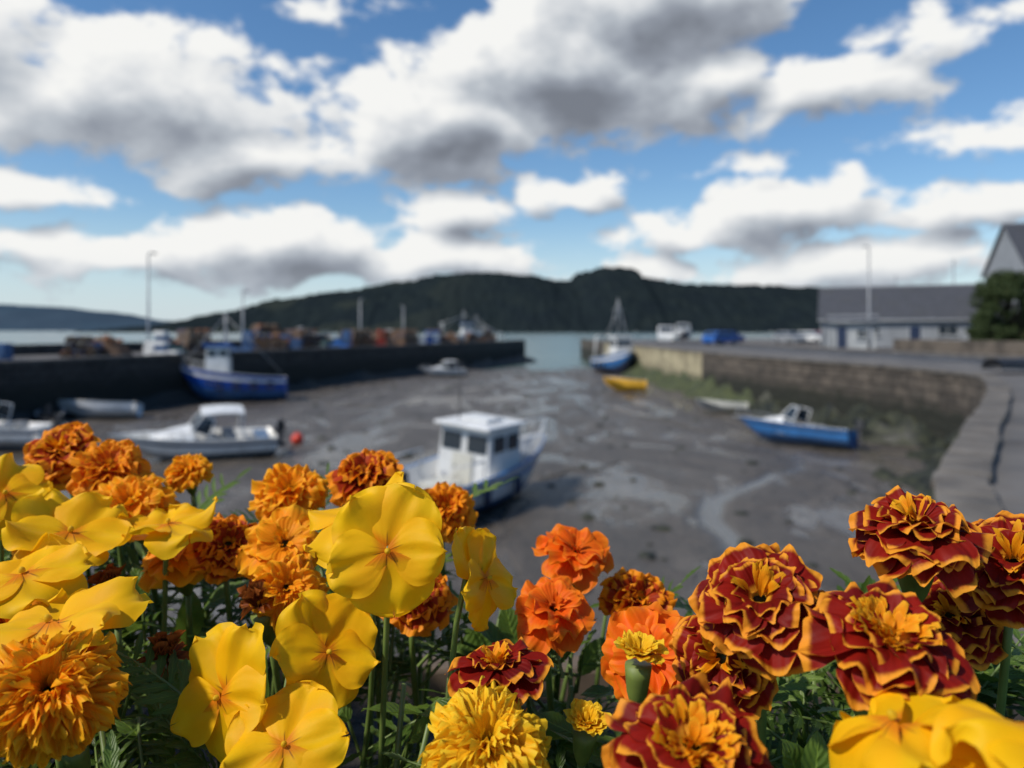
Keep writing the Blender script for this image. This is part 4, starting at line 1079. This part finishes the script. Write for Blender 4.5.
# ---- foliage (one mesh)
random.seed(99)
BLOOMS = [(o.location.x, o.location.y, o.location.z) for o in bpy.data.objects if o.name.startswith(('viola_flower', 'marigold_flower'))]
def crowds(p, L):   # leaves do not grow up through or right in front of an open bloom
    for bx, by, bz in BLOOMS:
        if p.y < by + .01 and by - p.y < .14 and abs(p.x - bx * p.y / by) < .030 + L * .35:
            zz = CAMZ - (CAMZ - bz) * p.y / by
            if p.z + L * .5 > zz - .028: return True
    return False
mb = MB()
def strip_leaf(base, dr, up, L, Wd, curl, mat, serr=0.0, seg=6, fold=.25):
    dr = dr.normalized(); sd_ = dr.cross(up)
    if sd_.length < .05: sd_ = dr.orthogonal()
    sd_.normalize(); nn = sd_.cross(dr).normalized(); rows = []; uvs = []
    for k in range(seg + 1):
        f = k / seg; w = Wd / 2 * (sin(pi * min(1, f * .93 + .05)) ** .8) * (1 + (serr if k % 2 else -serr))
        c = base + dr * L * f - nn * curl * L * f * f
        rows.append([c - sd_ * w + nn * w * fold, c, c + sd_ * w + nn * w * fold]); uvs.append([(0, f), (.5, f), (1, f)])
    mb.grid(rows, mat, uvs)
def pinnate(base, dr, L, mat=0):
    dr = dr.normalized(); up = Vector((rnd(-.3, .3), rnd(-.3, .3), 1)); sd_ = dr.cross(up)
    if sd_.length < .1: sd_ = dr.orthogonal()
    sd_.normalize(); nn = sd_.cross(dr).normalized(); droop = rnd(.05, .45); path = []
    for k in range(7):
        f = k / 6; path.append(base + dr * L * f - nn * droop * L * f * f)
    mb.tube(path, [.0011 - .0006 * k / 6 for k in range(7)], 4, 1, cap=False)
    npair = random.randint(5, 7)
    for k in range(npair):
        f = .2 + .75 * k / npair; q = base + dr * L * f - nn * droop * L * f * f; ll = L * .36 * (sin(pi * (.18 + .72 * f)) ** .6)
        for sg in (-1, 1):
            d_ = dr * .75 + sd_ * sg + nn * rnd(-.15, .25); strip_leaf(q, d_, nn, ll * rnd(.85, 1.1), ll * .24, rnd(.0, .35), mat, .16, 8)
    strip_leaf(path[-1], dr - nn * droop, nn, L * .3, L * .075, .1, mat, .16, 8)
def canopy(x, y):
    c = -.130 if x < -.03 else -.165
    if -.05 < x < .0: c = -.145
    c -= .35 * max(0, .32 - y) * (0.3 if x < 0 else .1)
    if x > .10: c += .012
    return c
cnt = 0; tries = 0
while cnt < 1150 and tries < 40000:
    tries += 1
    x = rnd(-.50, .42); y = .17 + .45 * random.random()
    ymax = .60 if x < -.05 else .47
    if y > ymax or y < .18: continue
    top = CAMZ + canopy(x, y) - .015; z = top - abs(random.gauss(0, .05))
    if z < SOIL: continue
    d_ = Vector((rnd(-1, 1), rnd(-1, .8), rnd(-.1, 1.0))); L = rnd(.035, .07)
    if z + d_.normalized().z * L > top + .03: continue
    if crowds(Vector((x, y, z)) + d_.normalized() * L * .5, L): continue
    pinnate(Vector((x, y, z)), d_, L, 0 if random.random() < .75 else 2); cnt += 1
def oval(base, dr, L, Wd, mat=2):
    if crowds(base + dr.normalized() * L * .5, L): return
    dr = dr.normalized(); up = Vector((rnd(-.6, .6), rnd(-.8, .2), 1)); sd_ = dr.cross(up)
    if sd_.length < .1: sd_ = dr.orthogonal()
    sd_.normalize(); nn = sd_.cross(dr).normalized(); cu = rnd(.0, .4); rows = []; uvs = []
    for k in range(17):
        f = k / 16; w = Wd / 2 * sin(pi * min(1, f * .96 + .03)) ** .75 * (1 + (.05 if k % 2 else -.05))
        c = base + dr * L * f - nn * cu * L * f * f
        rows.append([c + sd_ * w * s_ + nn * (w * .22 * abs(s_) + .03 * L * sin(f * 9 + s_ * 2)) for s_ in (-1, -.55, 0, .55, 1)]); uvs.append([((s_ + 1) / 2, f) for s_ in (-1, -.55, 0, .55, 1)])
    mb.grid(rows, mat, uvs)
    mb.tube([base - dr * L * .6 - Vector((0, 0, .02)), base], .001, 4, 1, cap=False)
for i in range(300):
    x = random.choice((rnd(-.26, .0), rnd(-.26, .02), rnd(.0, .2), rnd(-.45, .3))); y = rnd(.24, .46)
    z = CAMZ + canopy(x, y) - .02 - abs(random.gauss(0, .03))
    L = rnd(.02, .042); oval(Vector((x, y, z)), Vector((rnd(-1, 1), rnd(-1, .3), rnd(0, 1.1))), L, L * rnd(.38, .55))
for i in range(60):
    x = rnd(-.12, .04); y = rnd(.28, .42); oval(Vector((x, y, CAMZ - .195)), Vector((rnd(-.35, .35), rnd(-.4, .1), 1)), rnd(.045, .07), rnd(.009, .015))
oval(Vector((-.128, .28, CAMZ - .155)), Vector((-1, -.25, .05)), .042, .018)
for i in range(260):
    x = rnd(-.48, .38); y = rnd(.2, .5); zt = CAMZ + canopy(x, y) - rnd(.0, .04); b = Vector((x + rnd(-.03, .03), y + rnd(-.02, .03), SOIL)); e = Vector((x, y, zt))
    if crowds(e, .02): continue
    mb.tube([b, b.lerp(e, .5) + Vector((rnd(-.01, .01), rnd(-.01, .01), 0)), e], [.0022, .0018, .0012], 5, 1)
mb.build('planter_foliage', [L_mar, L_stem, L_vio])

E = empty('flower_planter', (0, .40, 0))
mb = MB()
zb, zt = 3.96, 4.20
mb.box((0, -.27, (zb + zt) / 2), (1.3, .03, zt - zb), 0); mb.box((0, .27, (zb + zt) / 2), (1.3, .03, zt - zb), 0)
for sx in (-1, 1): mb.box((sx * .635, 0, (zb + zt) / 2), (.03, .51, zt - zb), 0)
mb.box((0, 0, zb + .015), (1.24, .51, .03), 0)
mb.build('trough', [M_wood], smooth=False, parent=E, bevel=.004)
mb = MB(); rows = []
for j in range(12): rows.append([(-.62 + 1.24 * i / 30, -.253 + .506 * j / 11, SOIL - .012 + .012 * noise.noise(Vector((i * .7, j * .7, 2)))) for i in range(31)])
mb.grid(rows, 0); mb.build('soil', [simple('potting_soil', (0.03, 0.022, 0.016), 0.95, 0.4, 40, bump=.8)], parent=E)
mb = MB()
for sx in (-1, 1):
    for sy in (-1, 1): mb.box((sx * .57, sy * .2, (QZ + zb) / 2), (.06, .06, zb - QZ), 0)
mb.box((0, -.2, 3.2), (1.08, .04, .06), 0); mb.box((0, .2, 3.2), (1.08, .04, .06), 0)
mb.build('legs', [M_wood], smooth=False, parent=E, bevel=.004)

# ------------------------------------------------------------------ camera
cd = bpy.data.cameras.new('camera'); cam = bpy.data.objects.new('camera', cd); COL.objects.link(cam)
cam.location = (0, 0, CAMZ); cam.rotation_euler = (radians(90), 0, 0)
cd.sensor_width = 36; cd.lens = 26.0; cd.shift_y = -0.0527
cd.clip_start = .02; cd.clip_end = 30000
cd.dof.use_dof = True; cd.dof.focus_distance = .31; cd.dof.aperture_fstop = 8.5
S.camera = cam
